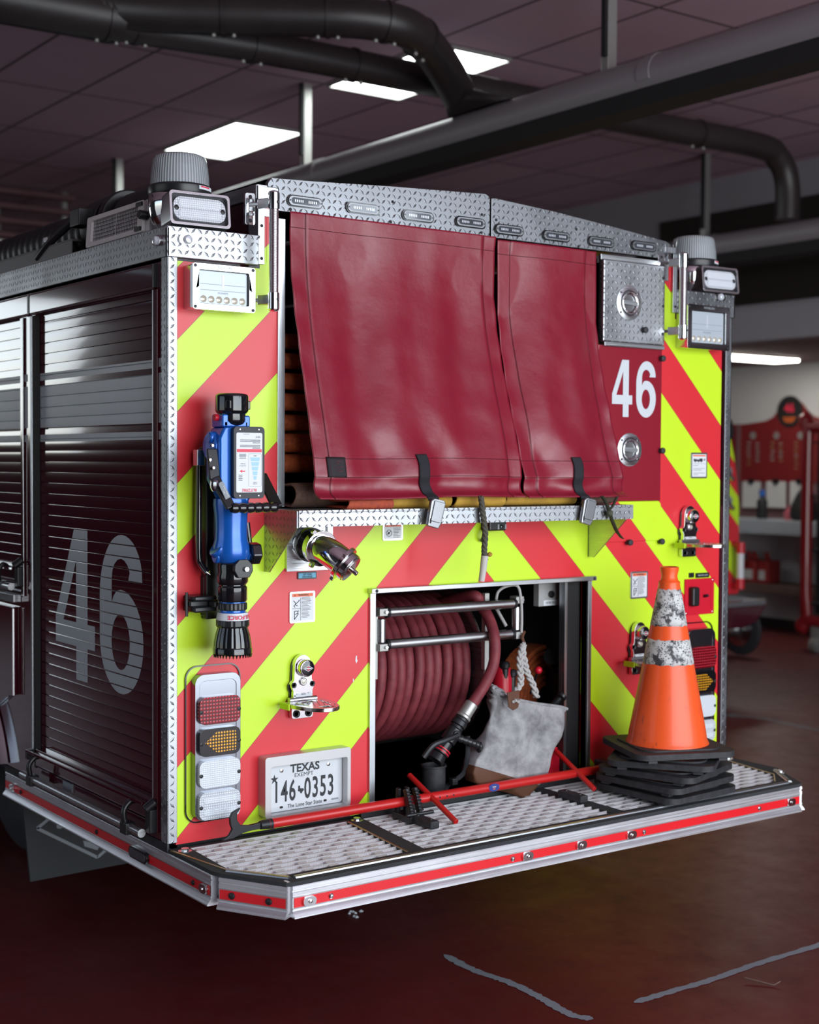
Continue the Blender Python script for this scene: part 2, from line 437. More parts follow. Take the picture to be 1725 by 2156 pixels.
    def holed(s, u0, u1, v0, v1, holes, d, T):
        """rectangular sheet with rectangular holes, local XY, from z=-d (back) to z=0 (front)"""
        us = sorted({u0, u1, *[h[0] for h in holes], *[h[1] for h in holes]}); vs_ = sorted({v0, v1, *[h[2] for h in holes], *[h[3] for h in holes]})
        us = [u for u in us if u0 <= u <= u1]; vs_ = [v for v in vs_ if v0 <= v <= v1]
        def fill(i, j):
            if i < 0 or j < 0 or i >= len(us)-1 or j >= len(vs_)-1: return False
            u = (us[i]+us[i+1])/2; v = (vs_[j]+vs_[j+1])/2
            return not any(h[0] < u < h[1] and h[2] < v < h[3] for h in holes)
        for i in range(len(us)-1):
            for j in range(len(vs_)-1):
                if not fill(i, j): continue
                a, b, c, e = us[i], us[i+1], vs_[j], vs_[j+1]
                s.add([(a,c,0),(b,c,0),(b,e,0),(a,e,0)], [(0,1,2,3)], T); s.add([(a,c,-d),(b,c,-d),(b,e,-d),(a,e,-d)], [(3,2,1,0)], T)
                if not fill(i-1, j): s.add([(a,c,0),(a,e,0),(a,e,-d),(a,c,-d)], [(0,1,2,3)], T)
                if not fill(i+1, j): s.add([(b,c,0),(b,e,0),(b,e,-d),(b,c,-d)], [(3,2,1,0)], T)
                if not fill(i, j-1): s.add([(a,c,0),(b,c,0),(b,c,-d),(a,c,-d)], [(3,2,1,0)], T)
                if not fill(i, j+1): s.add([(a,e,0),(b,e,0),(b,e,-d),(a,e,-d)], [(0,1,2,3)], T)
        return s

def smooth(P, sub, closed=False):
    out = []; N = len(P)
    for i in range(N if closed else N-1):
        p0 = P[(i-1)%N] if (closed or i) else P[0]; p1 = P[i]; p2 = P[(i+1)%N]; p3 = P[(i+2)%N] if (closed or i < N-2) else P[-1]
        for k in range(sub):
            t = k/sub; out.append(.5*((2*p1)+(-p0+p2)*t+(2*p0-5*p1+4*p2-p3)*t*t+(-p0+3*p1-3*p2+p3)*t**3))
    if not closed: out.append(P[-1])
    return out
def rrect(w, h, r, n=5, cx=0, cy=0):
    o = []
    for sx, sy, a0 in ((1,-1,-90),(1,1,0),(-1,1,90),(-1,-1,180)):
        for k in range(n+1):
            a = R(a0+90*k/n); o.append((cx+sx*(w/2-r)+r*math.cos(a), cy+sy*(h/2-r)+r*math.sin(a)))
    return o
def circ(r, n=24, cx=0, cy=0, sy=1): return [(cx+r*math.cos(2*PI*i/n), cy+r*sy*math.sin(2*PI*i/n)) for i in range(n)]
def frame(p, x, y):
    """local frame at p with local X along x, local Y along y, Z = x cross y"""
    x = Vector(x).normalized(); y = Vector(y); y = (y-x*x.dot(y)).normalized(); z = x.cross(y); p = Vector(p)
    return Matrix(((x.x,y.x,z.x,p.x),(x.y,y.y,z.y,p.y),(x.z,y.z,z.z,p.z),(0,0,0,1)))
def rear(p): return frame(p, (1,0,0), (0,0,1))        # faces -Y
def left(p): return frame(p, (0,-1,0), (0,0,1))       # faces -X
def up(p, a=0): return frame(p, (math.cos(a), math.sin(a), 0), (-math.sin(a), math.cos(a), 0))

WO = {}
def obj(name, mb, m='black_plastic', parent=None, bevel=0.0, seg=2, angle=34, label=None, stuff=False, sub=0, org=None, solid=0):
    if not mb.v: return None
    lo = Vector((min(v.x for v in mb.v), min(v.y for v in mb.v), min(v.z for v in mb.v)))
    hi = Vector((max(v.x for v in mb.v), max(v.y for v in mb.v), max(v.z for v in mb.v)))
    c = Vector(org) if org is not None else (lo+hi)/2
    if org is None and parent is None: c.z = lo.z
    me = bpy.data.meshes.new(name); me.from_pydata([v-c for v in mb.v], [], mb.f)
    names = mb.names or [m]
    if m not in names and not mb.names: names = [m]
    for n in names: me.materials.append(MATS[n])
    me.polygons.foreach_set('material_index', mb.k)
    uv = me.uv_layers.new(name='UVMap'); vv = mb.v
    dat = [0.0]*(2*len(me.loops)); nr = [p.normal.copy() for p in me.polygons]
    for p, nn in zip(me.polygons, nr):
        ax = max(range(3), key=lambda i: abs(nn[i]))
        for li in p.loop_indices:
            q = vv[me.loops[li].vertex_index]
            a, b = ((q.y, q.z), (q.x, q.z), (q.x, q.y))[ax]
            dat[2*li] = a; dat[2*li+1] = b
    uv.data.foreach_set('uv', dat)
    me.shade_smooth(); me.set_sharp_from_angle(angle=R(angle))
    o = bpy.data.objects.new(name, me); C.objects.link(o)
    o.location = c - (WO[parent.name] if parent else Vector((0,0,0)))
    if parent: o.parent = parent
    WO[o.name] = c
    if solid:
        md = o.modifiers.new('thick', 'SOLIDIFY'); md.thickness = solid; md.offset = 0
    if bevel:
        md = o.modifiers.new('bevel', 'BEVEL'); md.width = bevel; md.segments = seg; md.limit_method = 'ANGLE'; md.angle_limit = R(35); md.harden_normals = True
    if sub:
        md = o.modifiers.new('sub', 'SUBSURF'); md.levels = sub; md.render_levels = sub
    if label: o['label'] = label
    if stuff: o['kind'] = 'stuff'
    return o
def isl(name, mb, m='black_plastic', parent=None, **k):
    """one object for every separate piece of the builder"""
    n = len(mb.v); p = list(range(n))
    def fd(i):
        while p[i] != i: p[i] = p[p[i]]; i = p[i]
        return i
    for f in mb.f:
        a = fd(f[0])
        for i in f[1:]: p[fd(i)] = a
    groups = {}
    for fi, f in enumerate(mb.f): groups.setdefault(fd(f[0]), []).append(fi)
    out = []
    for g in groups.values():
        s = MB(); s.names = mb.names; ix = {}
        for fi in g:
            for i in mb.f[fi]:
                if i not in ix: ix[i] = len(s.v); s.v.append(mb.v[i])
            s.f.append(tuple(ix[i] for i in mb.f[fi])); s.k.append(mb.k[fi])
        out.append(obj(name, s, m, parent, **k))
    return out
def thing(name, label, cat, loc=(0,0,0), group=None):
    o = bpy.data.objects.new(name, None); C.objects.link(o); o.location = loc; o.empty_display_size = .1
    o['label'] = label; o['category'] = cat
    if group: o['group'] = group
    WO[o.name] = Vector(loc); return o
def tag(o, label, cat, group=None):
    o['label'] = label; o['category'] = cat
    if group: o['group'] = group
    return o
def struct(name, mb, m, **k):
    o = obj(name, mb, m, **k); o['kind'] = 'structure'; return o
def dup(root, loc, rot=0, label=None):
    r = root.copy(); C.objects.link(r); r.location = loc; r.rotation_euler = (0, 0, rot)
    if label: r['label'] = label
    for ch in list(root.children):
        c = ch.copy(); C.objects.link(c); c.parent = r
        for g in ch.children:
            d = g.copy(); C.objects.link(d); d.parent = c
    return r
def dup_part(o, delta, parent=None):
    """copy of a part (and its sub-parts) moved by delta under the same thing"""
    c = o.copy(); C.objects.link(c); c.location = o.location + Vector(delta)
    if parent: c.parent = parent
    WO[c.name] = WO[o.name] + Vector(delta)
    for ch in list(o.children):
        g = ch.copy(); C.objects.link(g); g.parent = c
    return c
def screw(mb, T, r=.005, h=.003):
    mb.lathe([(r, 0), (r*.95, h*.5), (r*.6, h), (.0004, h*1.02)], T, 12, False)

# ------------------------------------------------------------------ the building
FX0, FX1, FY0, FY1, CZ = -7.0, 10.2, -6.0, 13.5, 4.23
struct('floor', MB().add([(FX0,FY0,0),(FX1,FY0,0),(FX1,FY1,0),(FX0,FY1,0),(FX0,FY0,-.2),(FX1,FY0,-.2),(FX1,FY1,-.2),(FX0,FY1,-.2)], [(0,1,2,3),(7,6,5,4)]), 'floor_epoxy', org=(0,0,0))
struct('ceiling', MB().box(FX0, FX1, FY0, FY1, CZ, CZ+.15), 'ceiling_tile', org=(0,0,CZ))
# rear wall, behind the camera, with an open bay door
struct('wall_rear', MB().holed(FX0-.2, FX1+.2, 0, CZ, [(-1.8, 5.2, .0, 3.95)], .25, frame((0, FY0, 0), (1,0,0), (0,0,1))), 'wall_grey', org=(0,FY0,0))
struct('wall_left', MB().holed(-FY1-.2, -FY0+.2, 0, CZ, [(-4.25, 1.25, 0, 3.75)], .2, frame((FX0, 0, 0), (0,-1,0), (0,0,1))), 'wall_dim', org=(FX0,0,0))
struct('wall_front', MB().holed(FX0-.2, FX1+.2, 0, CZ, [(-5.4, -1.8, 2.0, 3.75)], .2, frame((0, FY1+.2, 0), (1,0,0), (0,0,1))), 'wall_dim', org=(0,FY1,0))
# right-hand side: a low alcove runs behind a deep dropped beam
struct('wall_right', MB().box(10.2, 10.4, FY0, FY1, 0, CZ), 'wall_pale', org=(10.2,0,0))
mb = MB().m('wall_grey').box(7.6, 7.8, FY0, FY1, 2.79, CZ); mb.m('wall_soffit').box(7.8, 10.2, FY0, FY1, 2.80, 2.86)
struct('wall_right_beam', mb, 'wall_grey', org=(7.6,0,2.79))
struct('trim_1', MB().box(7.575, 7.6, FY0, 5.42, 3.10, 3.93), 'wall_brown', org=(7.6,0,3.1))
struct('baseboard_right', MB().box(10.17, 10.2, FY0, FY1, 0, .10), 'wall_brown', org=(10.18,0,0))
# painted floor lines: worn ones near, a faint long one in the next bay
def floorline(name, pts, w, label):
    mb = MB(); P = smooth([Vector(p) for p in pts], 14); rn = random.Random(name)
    L = []; Rr = []
    for i, p in enumerate(P):
        t = (P[min(i+1, len(P)-1)]-P[max(i-1, 0)]).normalized(); nn = Vector((-t.y, t.x, 0)); k = min(1, i/3, (len(P)-1-i)/3)*w/2
        L.append(p+nn*(k*(.75+.5*rn.random()))); Rr.append(p-nn*(k*(.75+.5*rn.random())))
    n = len(P); vs = [Vector((v.x, v.y, .0015)) for v in L]+[Vector((v.x, v.y, .0015)) for v in Rr]
    mb.add(vs, [(i+n, i+n+1, i+1, i) for i in range(n-1)])
    return struct(name, mb, 'line_paint')
def fz(*a): return [RZ(x, y, 0) for x, y in a]
floorline('trim_2', fz((934,2010),(1000,2044),(1070,2068),(1140,2102),(1200,2136),(1250,2146)), .035, '')
floorline('trim_3', fz((1335,2112),(1400,2092),(1500,2063),(1600,2028),(1725,1990),(1800,1962)), .032, '')
floorline('trim_4', fz((1528,1508),(1600,1512),(1725,1538),(2000,1592)), .05, '')
floorline('trim_5', fz((1400,1530),(1500,1512),(1555,1503)), .05, '')
tw = MB().tube([RZ(1568,2058,.012), RZ(1630,2074,.004), RZ(1644,2066,.014)], .0022, 6)
tag(obj('twig', tw, 'shelf_wood'), 'tiny bent brown twig lying on the dark red floor by the worn line', 'twig')
cr = MB()
for i in range(7):
    p = RZ(735+random.random()*26, 1918+random.random()*14, 0); cr.lathe([(.006+.006*random.random(), 0), (.004, .004), (.001, .006)], up(p, random.random()*3), 5)
tag(obj('paint_flakes', cr, 'white_label', stuff=True), 'small pale flakes on the floor under the tailboard', 'debris')

# ceiling lights (two by four foot panels set in the tile grid)
def ceiling_light(x, y, label):
    t = thing('ceiling_light', label, 'ceiling light', (x, y, CZ-.02), 'panel lights in the ceiling grid')
    obj('frame', MB().holed(-.296, .296, -.600, .600, [(-.280, .280, -.584, .584)], .02, Matrix.Translation((x, y, CZ-.022)) @ Matrix.Rotation(PI, 4, 'X')), 'galvanised', t)
    obj('diffuser', MB().box(x-.281, x+.281, y-.585, y+.585, CZ-.014, CZ-.006), 'panel_light', t)
    return t
l1 = ceiling_light(3.495, 6.02, 'bright white ceiling panel light, the whole one nearest above the round beacon')
for x, y, lb in ((3.495, 3.58, 'bright white ceiling panel light partly hidden behind the dark duct'),):
    q = dup(l1, (x, y, CZ-.02), 0, lb)

# ------------------------------------------------------------------ exhaust rail and ducts
def rail(X, zt, y0, y1, name, label, hs, hx=None):
    t = thing(name, label, 'exhaust rail', (X, (y0+y1)/2, zt-.22))
    T = frame((X, y0, zt), (1,0,0), (0,0,1)); T = frame((X, y1, zt), (1,0,0), (0,0,1))
    # section: rounded duct on top of a slotted channel
    sec = [(.115*math.cos(R(a)), -.10+.10*math.sin(R(a))) for a in range(-20, 201, 20)] + [(-.09, -.165), (-.03, -.17), (.03, -.17), (.09, -.165)]
    obj('tube', MB().prism(sec, y1-y0, T), 'rail_grey', t, angle=50)
    s = MB(); yy = y0+.4
    obj('black_lip', MB().box(X-.085, X+.085, y0, y1, zt-.250, zt-.166), 'black_matte', t)  # black strip along the underside of the rail
    for yj in [y0+.95+3*i for i in range(int((y1-y0)/3))]:
        s = MB()
        T2 = frame((X, yj+.04, zt), (1,0,0), (0,0,1))
        s.prism([(.121*math.cos(R(a)), -.10+.106*math.sin(R(a))) for a in range(-20, 201, 20)], .08, T2)
        obj('joint_band', s, 'rail_grey', t)
    for hy in hs:
        h = MB().box(X-.03, X+.03, hy-.025, hy+.025, zt-.01, CZ); 
        obj('brace', MB().box(X-.055, X-.035, hy-.03, hy+.0, zt+.06, CZ), 'black_matte', t)
        o = obj('hanger', h, 'galvanised', t, bevel=.003)
    return t
mat('rail_grey', (.30, .28, .30), .5, .3)
NT(MATS['rail_grey'])
rail(3.1, 3.70, -5.9, 12.6, 'exhaust_rail', 'long dark grey exhaust rail hung from the ceiling on light posts above the truck', [-1.2, 1.40, 4.27, 7.22, 10.1])
rail(6.79, 3.57, -5.9, 12.6, 'exhaust_rail', 'pale exhaust rail of the next bay, in front of the dark brown wall band', [1.2, 4.15, 7.1, 10.0])

DZ = 2.2+1.75
_b = RX(962, 205, 3.1)
DT = thing('ceiling_duct', 'dark round ceiling ducts, one straight and one bending down onto the near exhaust rail', 'duct', (1.2, 2.9, DZ-.2))
def pipe(pts, r, joints):
    P = [Vector(p) for p in pts]; P2 = smooth(P, 6)
    o = obj('pipe', MB().tube(P2, r, 28), 'duct_paint', DT, angle=60)
    for i, u in joints:
        j = int((i+u)*6); a = P2[j]; d = (P2[min(j+1, len(P2)-1)]-P2[j-1]).normalized()
        obj('seam_ring', MB().cyl(a-d*.012, a+d*.012, r+.008, n=28), 'duct_paint', o)
        sc = MB(); x = Vector((0,0,-1)); x = (x-d*x.dot(d)).normalized()
        for sg in (-1, 1): sc.cyl(a+d*.05*sg+x*(r-.002), a+d*.05*sg+x*(r+.012), .011, n=8)
        isl('screw', sc, 'galvanised', o)
pipe([(-2.5, 2.90, DZ-.03), (.9, 2.84, DZ-.03), (2.1, 2.76, DZ-.03), (4.7, 2.76, DZ-.03), (5.75, 2.74, DZ-.03), (5.98, 2.74, DZ-.09), (6.08, 2.74, DZ-.24), (6.09, 2.74, DZ-.5)], .086, [(1, .2), (1, .9), (2, .3), (2, .75), (3, .4)])
pipe([(-2.5, 2.88, DZ-.01), (.3, 2.86, DZ-.01), (1.12, 2.82, DZ-.01)], .122, [(0, .9), (1, .9)])
pipe([(.5, 2.86, DZ+.0), (.80, 2.88, DZ+.02), (1.275, 2.70, DZ+.02), (1.81, 2.37, DZ+.02), (2.13, 2.18, DZ+.02), (2.38, 2.13, DZ+.005), (2.64, 2.28, DZ-.02), (2.88, 2.44, DZ-.08), (3.05, 2.56, DZ-.14)], .100, [(1, .1), (1, .6), (2, .5), (3, .5), (4, .5), (5, .6)])
n = 24; vs = []
for i in range(n):
    a = 2*PI*i/n; vs.append((3.06+.102*math.cos(a), 2.565+.10*math.sin(a), DZ-.135-.03*math.cos(a)))
for i in range(n):
    a = 2*PI*i/n; k = max(abs(math.cos(a)), abs(math.sin(a))); vs.append((3.1+.09*math.cos(a)/k, 2.34+.26*math.sin(a)/k, 3.685))
obj('boot', MB().add(vs, [(i, (i+1)%n, n+(i+1)%n, n+i) for i in range(n)]), 'duct_paint', DT, angle=20, solid=.004)
# ------------------------------------------------------------------ THE FIRE ENGINE
ENG = thing('fire_engine', 'dark red fire engine seen from the rear corner, red and lime chevrons on its tail', 'fire engine', (1.22, 3.0, 0))
YF = 6.4     # how far forward the body is built
# body: inner boxes (hose bed, reel bay), sides, roof
obj('hose_bed', MB().m('truck_paint').box(.305, .322, .02, YF, 1.62, 2.585).box(2.10, 2.115, .02, YF, 1.62, 2.555)
    .m('interior_black').box(.322, 2.10, .035, YF, 1.56, 1.60).box(.322, 2.10, 3.2, 3.22, 1.6, 2.52).box(1.735, 1.75, .03, 3.2, 1.6, 2.5)
    .box(.322, .330, .03, 3.2, 1.6, 2.50), 'truck_paint', ENG)
b = MB().m('interior_black')
b.box(.70, 1.735, .90, .92, .60, 1.55).box(.69, .70, .03, .92, .60, 1.55).box(1.735, 1.745, .03, .92, .60, 1.55).box(.69, 1.745, .03, .92, 1.40, 1.41)
b.m('interior_floor').box(.69, 1.745, -.01, .92, .575, .60)
obj('reel_bay', b, 'interior_black', ENG)
# painted body: sides, corner returns, underside
SIDE = [(-1.055, -.093, .645, 2.335), (-2.62, -1.175, 1.245, 2.31), (-3.05, -1.60, .3, .92)]
b = MB().m('truck_paint_bands')
T = left((0, 0, 0))   # local x = -Y
b.holed(-YF, -.004, .60, 2.36, [(-1.055, -.093, .645, 2.335), (-2.75, -1.185, 1.245, 2.31), (-2.95, -1.45, .60, 1.18)], .045, T)
b.m('truck_paint').box(2.395, 2.44, .0, YF, .60, 2.36)
b.m('truck_paint').box(.0, .31, .0, YF, 2.34, 2.36).box(2.13, 2.44, 0, YF, 2.30, 2.33)
b.m('interior_black').box(.045, 2.39, .03, YF, .56, .60).box(.10, .11, 0.03, 3.0, .60, 2.3)
b.box(.2, 2.24, .5, YF, .42, .56)
obj('body_side', b, 'truck_paint_bands', ENG, bevel=.0)

# chevron rear face
T = rear((0, 0, 0))
b = MB()
b.holed(.026, 2.414, .593, 2.36, [(.375, 1.76, 1.58, 2.36), (.742, 1.690, .60, 1.318), (1.06, 1.06, 1, 1)], .03, T)
b.holed(.335, .375, 2.36, 2.50, [], .03, T); b.box(1.76, 2.12, .0, .03, 2.36, 2.50)
b.box(.307, .372, .001, .03, 2.35, 2.54)
obj('chevron_panel', b, 'chevron', ENG)
# access door on the lower right (chevroned) and the burgundy door with the number above it
obj('chevron_door', MB().box(1.78, 2.058, -.008, 0, 1.455, 1.605), 'chevron', ENG, bevel=.0015, label='red and lime lower flap of the narrow right-hand locker')
d = obj('locker_door', MB().box(1.722, 2.052, -.012, 0, 1.606, 2.182), 'panel_red', ENG, bevel=.003, label='burgundy locker door with a white 46')

SIX_O = []
def arc(cx, cy, rx, ry, a0, a1, n): return [(cx+rx*math.cos(R(a0+(a1-a0)*i/n)), cy+ry*math.sin(R(a0+(a1-a0)*i/n))) for i in range(n+1)]
FOUR = [(.48,1),(.82,1),(.82,.382),(1,.382),(1,.222),(.82,.222),(.82,0),(.535,0),(.535,.222),(0,.222),(0,.40)]
FOUR_H = [(.535,.795),(.535,.382),(.205,.382)]
SIX = (arc(.52, .735, .455, .265, 0, 90, 8) + arc(.52, .60, .52, .40, 90, 180, 10)[1:] + arc(.5, .34, .5, .34, 180, 360, 22)[0:] +
       arc(.5, .34, .5, .315, 0, 90, 8)[1:] + [(.40,.645),(.33,.61),(.285,.565)] + [(.283,.64)] + arc(.50, .72, .215, .13, 180, 0, 8))
SIX[-1] = (.665, .72)
SIX[0] = (.975, .72)
SIX_H = circ(1, 22); SIX_H = [(.49+.21*x, .325+.175*y) for x, y in SIX_H]
def glyphs(T, x0, z0, h, wid=.46, gap=.10):
    """'46' as prism outlines: returns list of (outline, holes)"""
    out = []
    for k, (g, hh) in enumerate(((FOUR, FOUR_H), (SIX, SIX_H))):
        ox = x0+k*(wid+gap)*h
        out.append(([(ox+x*wid*h, z0+y*h) for x, y in g], [[(ox+x*wid*h, z0+y*h) for x, y in hh]]))
    return out
a = RY(1290, 880, -.013); bq = RY(1381, 762, -.013)
zb = RY(1382, 880, -.013).z; zt = RY(1352, 760, -.013).z; xl = RY(1289, 850, -.013).x; xr = RY(1381, 850, -.013).x
hh = zt-zb; wd_ = (xr-xl)/(2.2)/hh
b = MB()
for o_, h_ in glyphs(None, xl, zb, hh, wd_, wd_*.2): b.prism(o_, .0008, rear((0, -.0125, 0)), h_)
obj('number', b, 'decal_white', d, label='white number 46')

# ---- tread plate corner posts and bands
b = MB()
b.box(-.006, .028, -.006, .0, .60, 2.352).box(-.006, 0, -.006, .035, .60, 2.352)
obj('corner_post', b, 'tread_plate_lit', ENG, bevel=.002)
b = MB().box(2.412, 2.446, -.006, 0, .60, 2.34).box(2.44, 2.446, -.006, .035, .60, 2.34)
obj('corner_post', b, 'tread_plate', ENG, bevel=.002)
b = MB().box(-.010, .30, -.012, 0.0, 2.348, 2.436).box(-.010, 0, -.012, YF, 2.348, 2.436).box(-.010, .305, -.012, YF, 2.43, 2.44)
bandL = obj('tread_band', b, 'tread_plate_lit', ENG, bevel=.003)
b = MB().box(2.13, 2.455, -.012, 0.0, 2.322, 2.408).box(2.445, 2.455, -.012, YF, 2.322, 2.408).box(2.13, 2.455, -.012, YF, 2.402, 2.412)
bandR = obj('tread_band', b, 'tread_plate', ENG, bevel=.003)
# hose bed side cap and the upright angle
b = MB().box(.298, .335, -.004, YF, 2.575, 2.597).box(.296, .302, .0, YF, 2.553, 2.597)
obj('bed_side_cap', b, 'aluminium', ENG, bevel=.002)
b = MB()
for i in range(14): b.lathe([(.008, 0), (.006, .006), (.001, .009)], up((.317, .06+i*.16, 2.597)), 8)
isl('bolt', b, 'chrome_dull', ENG)
ang = obj('corner_angle', MB().box(.300, .322, -.010, .0, 2.352, 2.592).box(.322, .372, -.006, 0, 2.50, 2.592).box(.298, .302, -.010, .05, 2.352, 2.592), 'aluminium_vert', ENG, bevel=.0015)
b = MB()
for z in (2.37, 2.47): screw(b, rear((.311, -.010, z)))
isl('screw', b, 'dark_iron', ang)
ang = obj('corner_angle', MB().box(2.108, 2.130, -.010, .0, 2.322, 2.545).box(2.058, 2.118, -.014, 0, 2.545, 2.568).box(2.062, 2.085, -.008, 0, 2.44, 2.545), 'aluminium_vert', ENG, bevel=.0015)
b = MB(); screw(b, rear((2.12, -.010, 2.345))); isl('screw', b, 'dark_iron', ang)
obj('bed_edge_strip', MB().box(.372, .398, -.006, .02, 1.605, 2.50), 'aluminium_vert', ENG, bevel=.001)
# ---- arched tread-plate header in two halves, with a sloping lid behind
def header(poly, name='hose_bed_header'):
    b = MB().prism([(x, z) for x, z in poly], .02, rear((0, -.006, 0)))
    T = rear((0, .014, 0)); return b
h1 = [(.334,2.605),(.345,2.62),(.5,2.628),(.8,2.648),(1.19,2.668),(1.208,2.660),(1.212,2.65),(1.212,2.522),(.372,2.522),(.372,2.59),(.334,2.592)]
h2 = [(1.218,2.654),(1.235,2.658),(1.5,2.642),(1.8,2.615),(2.07,2.588),(2.098,2.575),(2.10,2.56),(2.065,2.522),(1.218,2.522)]
b = MB().prism(h1, .02, rear((0, .012, 0))); b.add([(.34,.012,2.618),(1.212,.012,2.664),(1.212,YF,2.664),(.34,YF,2.618)], [(0,1,2,3)])
HL = obj('hose_bed_header', b, 'tread_plate', ENG, bevel=.002)
b = MB().prism(h2, .02, rear((0, .012, 0))); b.add([(1.218,.012,2.656),(2.09,.012,2.58),(2.09,YF,2.58),(1.218,YF,2.656)], [(0,1,2,3)])
HR = obj('hose_bed_header', b, 'tread_plate', ENG, bevel=.002)
b = MB()
for px_, py_ in ((827,425),(823,467),(1015,452),(1014,490),(1045,463),(1214,483),(1218,519),(1374,539),(612,441)):
    p = RY(px_, py_, -.008); screw(b, rear(p), .005, .003)
isl('screw', b, 'dark_iron', HL)
# oval LED marker lights on the header
def oval_light(c, L, h, parent, T=None, name='marker_light', dark=False):
    T = T or rear(c)
    o = obj(name, MB().prism(rrect(L, h, h*.49, 7), .006, T), 'black_gloss', parent, bevel=.002)
    Tm = T @ Matrix.Translation((0, 0, .006))
    obj('rim', MB().prism(rrect(L*.93, h*.80, h*.39, 7), .003, Tm, [rrect(L*.80, h*.55, h*.27, 7)]), 'buckle_metal', o, bevel=.001)
    obj('lens', MB().prism(rrect(L*.80, h*.56, h*.27, 7), .0035, Tm), 'lens_dark', o, bevel=.001)
    e = MB()
    for s in (-1, 1):
        for k in range(5): e.prism(rrect(L*.028, h*.22, .0008, 1, s*L*.19+(k-2)*L*.052, 0), .0008, Tm @ Matrix.Translation((0, 0, .0036)))
    obj('led', e, 'led_white', o)
    s = MB()
    for sg in (-1, 1): screw(s, Tm @ Matrix.Translation((sg*L*.435, 0, .003)), h*.07, .001)
    isl('screw', s, 'dark_iron', o)
    return o
mat('lens_dark', (.07, .08, .095), .12, .2, coat=1.0)
first = None
for i, (x, y) in enumerate(((641,426),(763,440),(879,456),(989,469),(1071,485),(1170,498),(1264,510),(1354,519))):
    c = RY(x, y, -.008)
    if first is None: first = oval_light(c, .130, .036, ENG, name='header_light'); c0 = c
    else: dup_part(first, c-c0)
# small chrome bullet lights on the side bands
def bullet(T, parent):
    o = obj('clearance_light', MB().prism(rrect(.056, .030, .0145, 6), .008, T), 'chrome', parent, bevel=.002)
    obj('lens', MB().lathe([(.014,.006),(.014,.012),(.010,.017),(.001,.019)], T @ Matrix.Scale(1.0, 4), 16), 'lamp_glass', o)
for T in (rear(RY(393, 505, -.012)), left(RX(334, 507, -.010)), rear(RY(1515, 626, -.012))): bullet(T, ENG)

# ---- shutters and side
PITCH = .0378
def slat_profile(z0, z1):
    out = []; z = z0
    while z < z1-1e-4:
        top = min(z+PITCH, z1); g = .0035
        out += [(z, .006, 1), (z+g, .006, 1)]
        n = 7
        for k in range(n+1):
            t = k/n; zz = z+g+.0003+(top-z-g-.0006)*t; out.append((zz, .0002-.0003*t*(1-t)*4, 0))
        z = top
    return out
def shutter(y0, y1, z0, z1, xd=.016):
    b = MB().m('truck_paint_bands'); pr = slat_profile(z0, z1); vs = []
    for z, x, g in pr: vs += [(xd+x, y0, z), (xd+x, y1, z)]
    b.add(vs, [(2*i, 2*i+2, 2*i+3, 2*i+1) for i in range(len(pr)-1)])
    return b, pr
sh, pr = shutter(.093, 1.055, .645, 2.335)
SH1 = obj('roller_shutter', sh, 'truck_paint_bands', ENG, angle=12)
sh2, _p = shutter(1.185, 2.75, 1.245, 2.31)
SH2 = obj('roller_shutter', sh2, 'truck_paint_bands', ENG, angle=12)
# the big grey 46 laid on the slats, cut at the grooves
def slat_x(z):
    for (a, xa, g1), (bz, xb, g2) in zip(pr, pr[1:]):
        if a <= z <= bz and bz > a: return .016+xa+(xb-xa)*(z-a)/(bz-a)
    return .016
bm = bmesh.new()
for k, (g, hs) in enumerate(((FOUR, FOUR_H), (SIX, SIX_H))):
    y_l = (.910, .533)[k]; wy = (.337, .331)[k]; z_0 = (1.001, 1.000)[k]; hz = .510
    loops = [[Vector((x, y, 0)) for x, y in L] for L in (g, hs)]; fl = [p for L in loops for p in L]
    vv = [bm.verts.new((0, y_l-p.x*wy, z_0+p.y*hz)) for p in fl]
    for t in tessellate_polygon(loops):
        try: bm.faces.new([vv[i] for i in t])
        except ValueError: pass
for z, x, g in pr:
    if 1.0 < z < 1.52: bmesh.ops.bisect_plane(bm, geom=bm.verts[:]+bm.edges[:]+bm.faces[:], plane_co=(0, 0, z), plane_no=(0, 0, 1))
kill = []
for f in bm.faces:
    zc = f.calc_center_median().z; k = (zc-.645) % PITCH
    if k < .0040 or k > PITCH-.0004: kill.append(f)
bmesh.ops.delete(bm, geom=kill, context='FACES')
b = MB(); ix = {}
for v in bm.verts:
    ix[v] = len(b.v); b.v.append(Vector((slat_x(v.co.z)-.0006, v.co.y, v.co.z)))
for f in bm.faces:
    vs = [ix[v] for v in f.verts]; n = f.normal
    b.f.append(tuple(vs) if n.x < 0 else tuple(reversed(vs))); b.k.append(0)
bm.free()
obj('number', b, 'decal_grey', SH1, label='large grey number 46 across the shutter slats')
# shutter header box, tracks, bottom bars with latches
b = MB().box(-.012, .02, .075, 1.085, 2.262, 2.338); obj('shutter_header', b, 'truck_paint', ENG, bevel=.008)
b = MB().box(-.012, .02, 1.095, 2.8, 2.262, 2.338); obj('shutter_header', b, 'truck_paint', ENG, bevel=.008)
obj('header_clip', MB().box(-.014, .0, .068, .078, 2.265, 2.335), 'black_plastic', ENG)
obj('header_clip', MB().box(-.014, .0, 1.084, 1.096, 2.265, 2.335), 'black_plastic', ENG)
b = MB().m('aluminium_vert').box(-.008, .01, 1.075, 1.090, .66, 2.26).m('truck_paint').box(-.006, .01, 1.09, 1.115, .66, 2.26).m('black_matte').box(-.003, .016, 1.050, 1.072, .64, 2.26)
obj('shutter_track', b, 'aluminium_vert', ENG, bevel=.003)
b = MB().m('truck_paint').box(-.006, .012, .062, .093, .62, 2.26).m('aluminium_vert').box(-.007, -.004, .088, .095, .66, 2.26)
obj('shutter_track', b, 'truck_paint', ENG, bevel=.003)
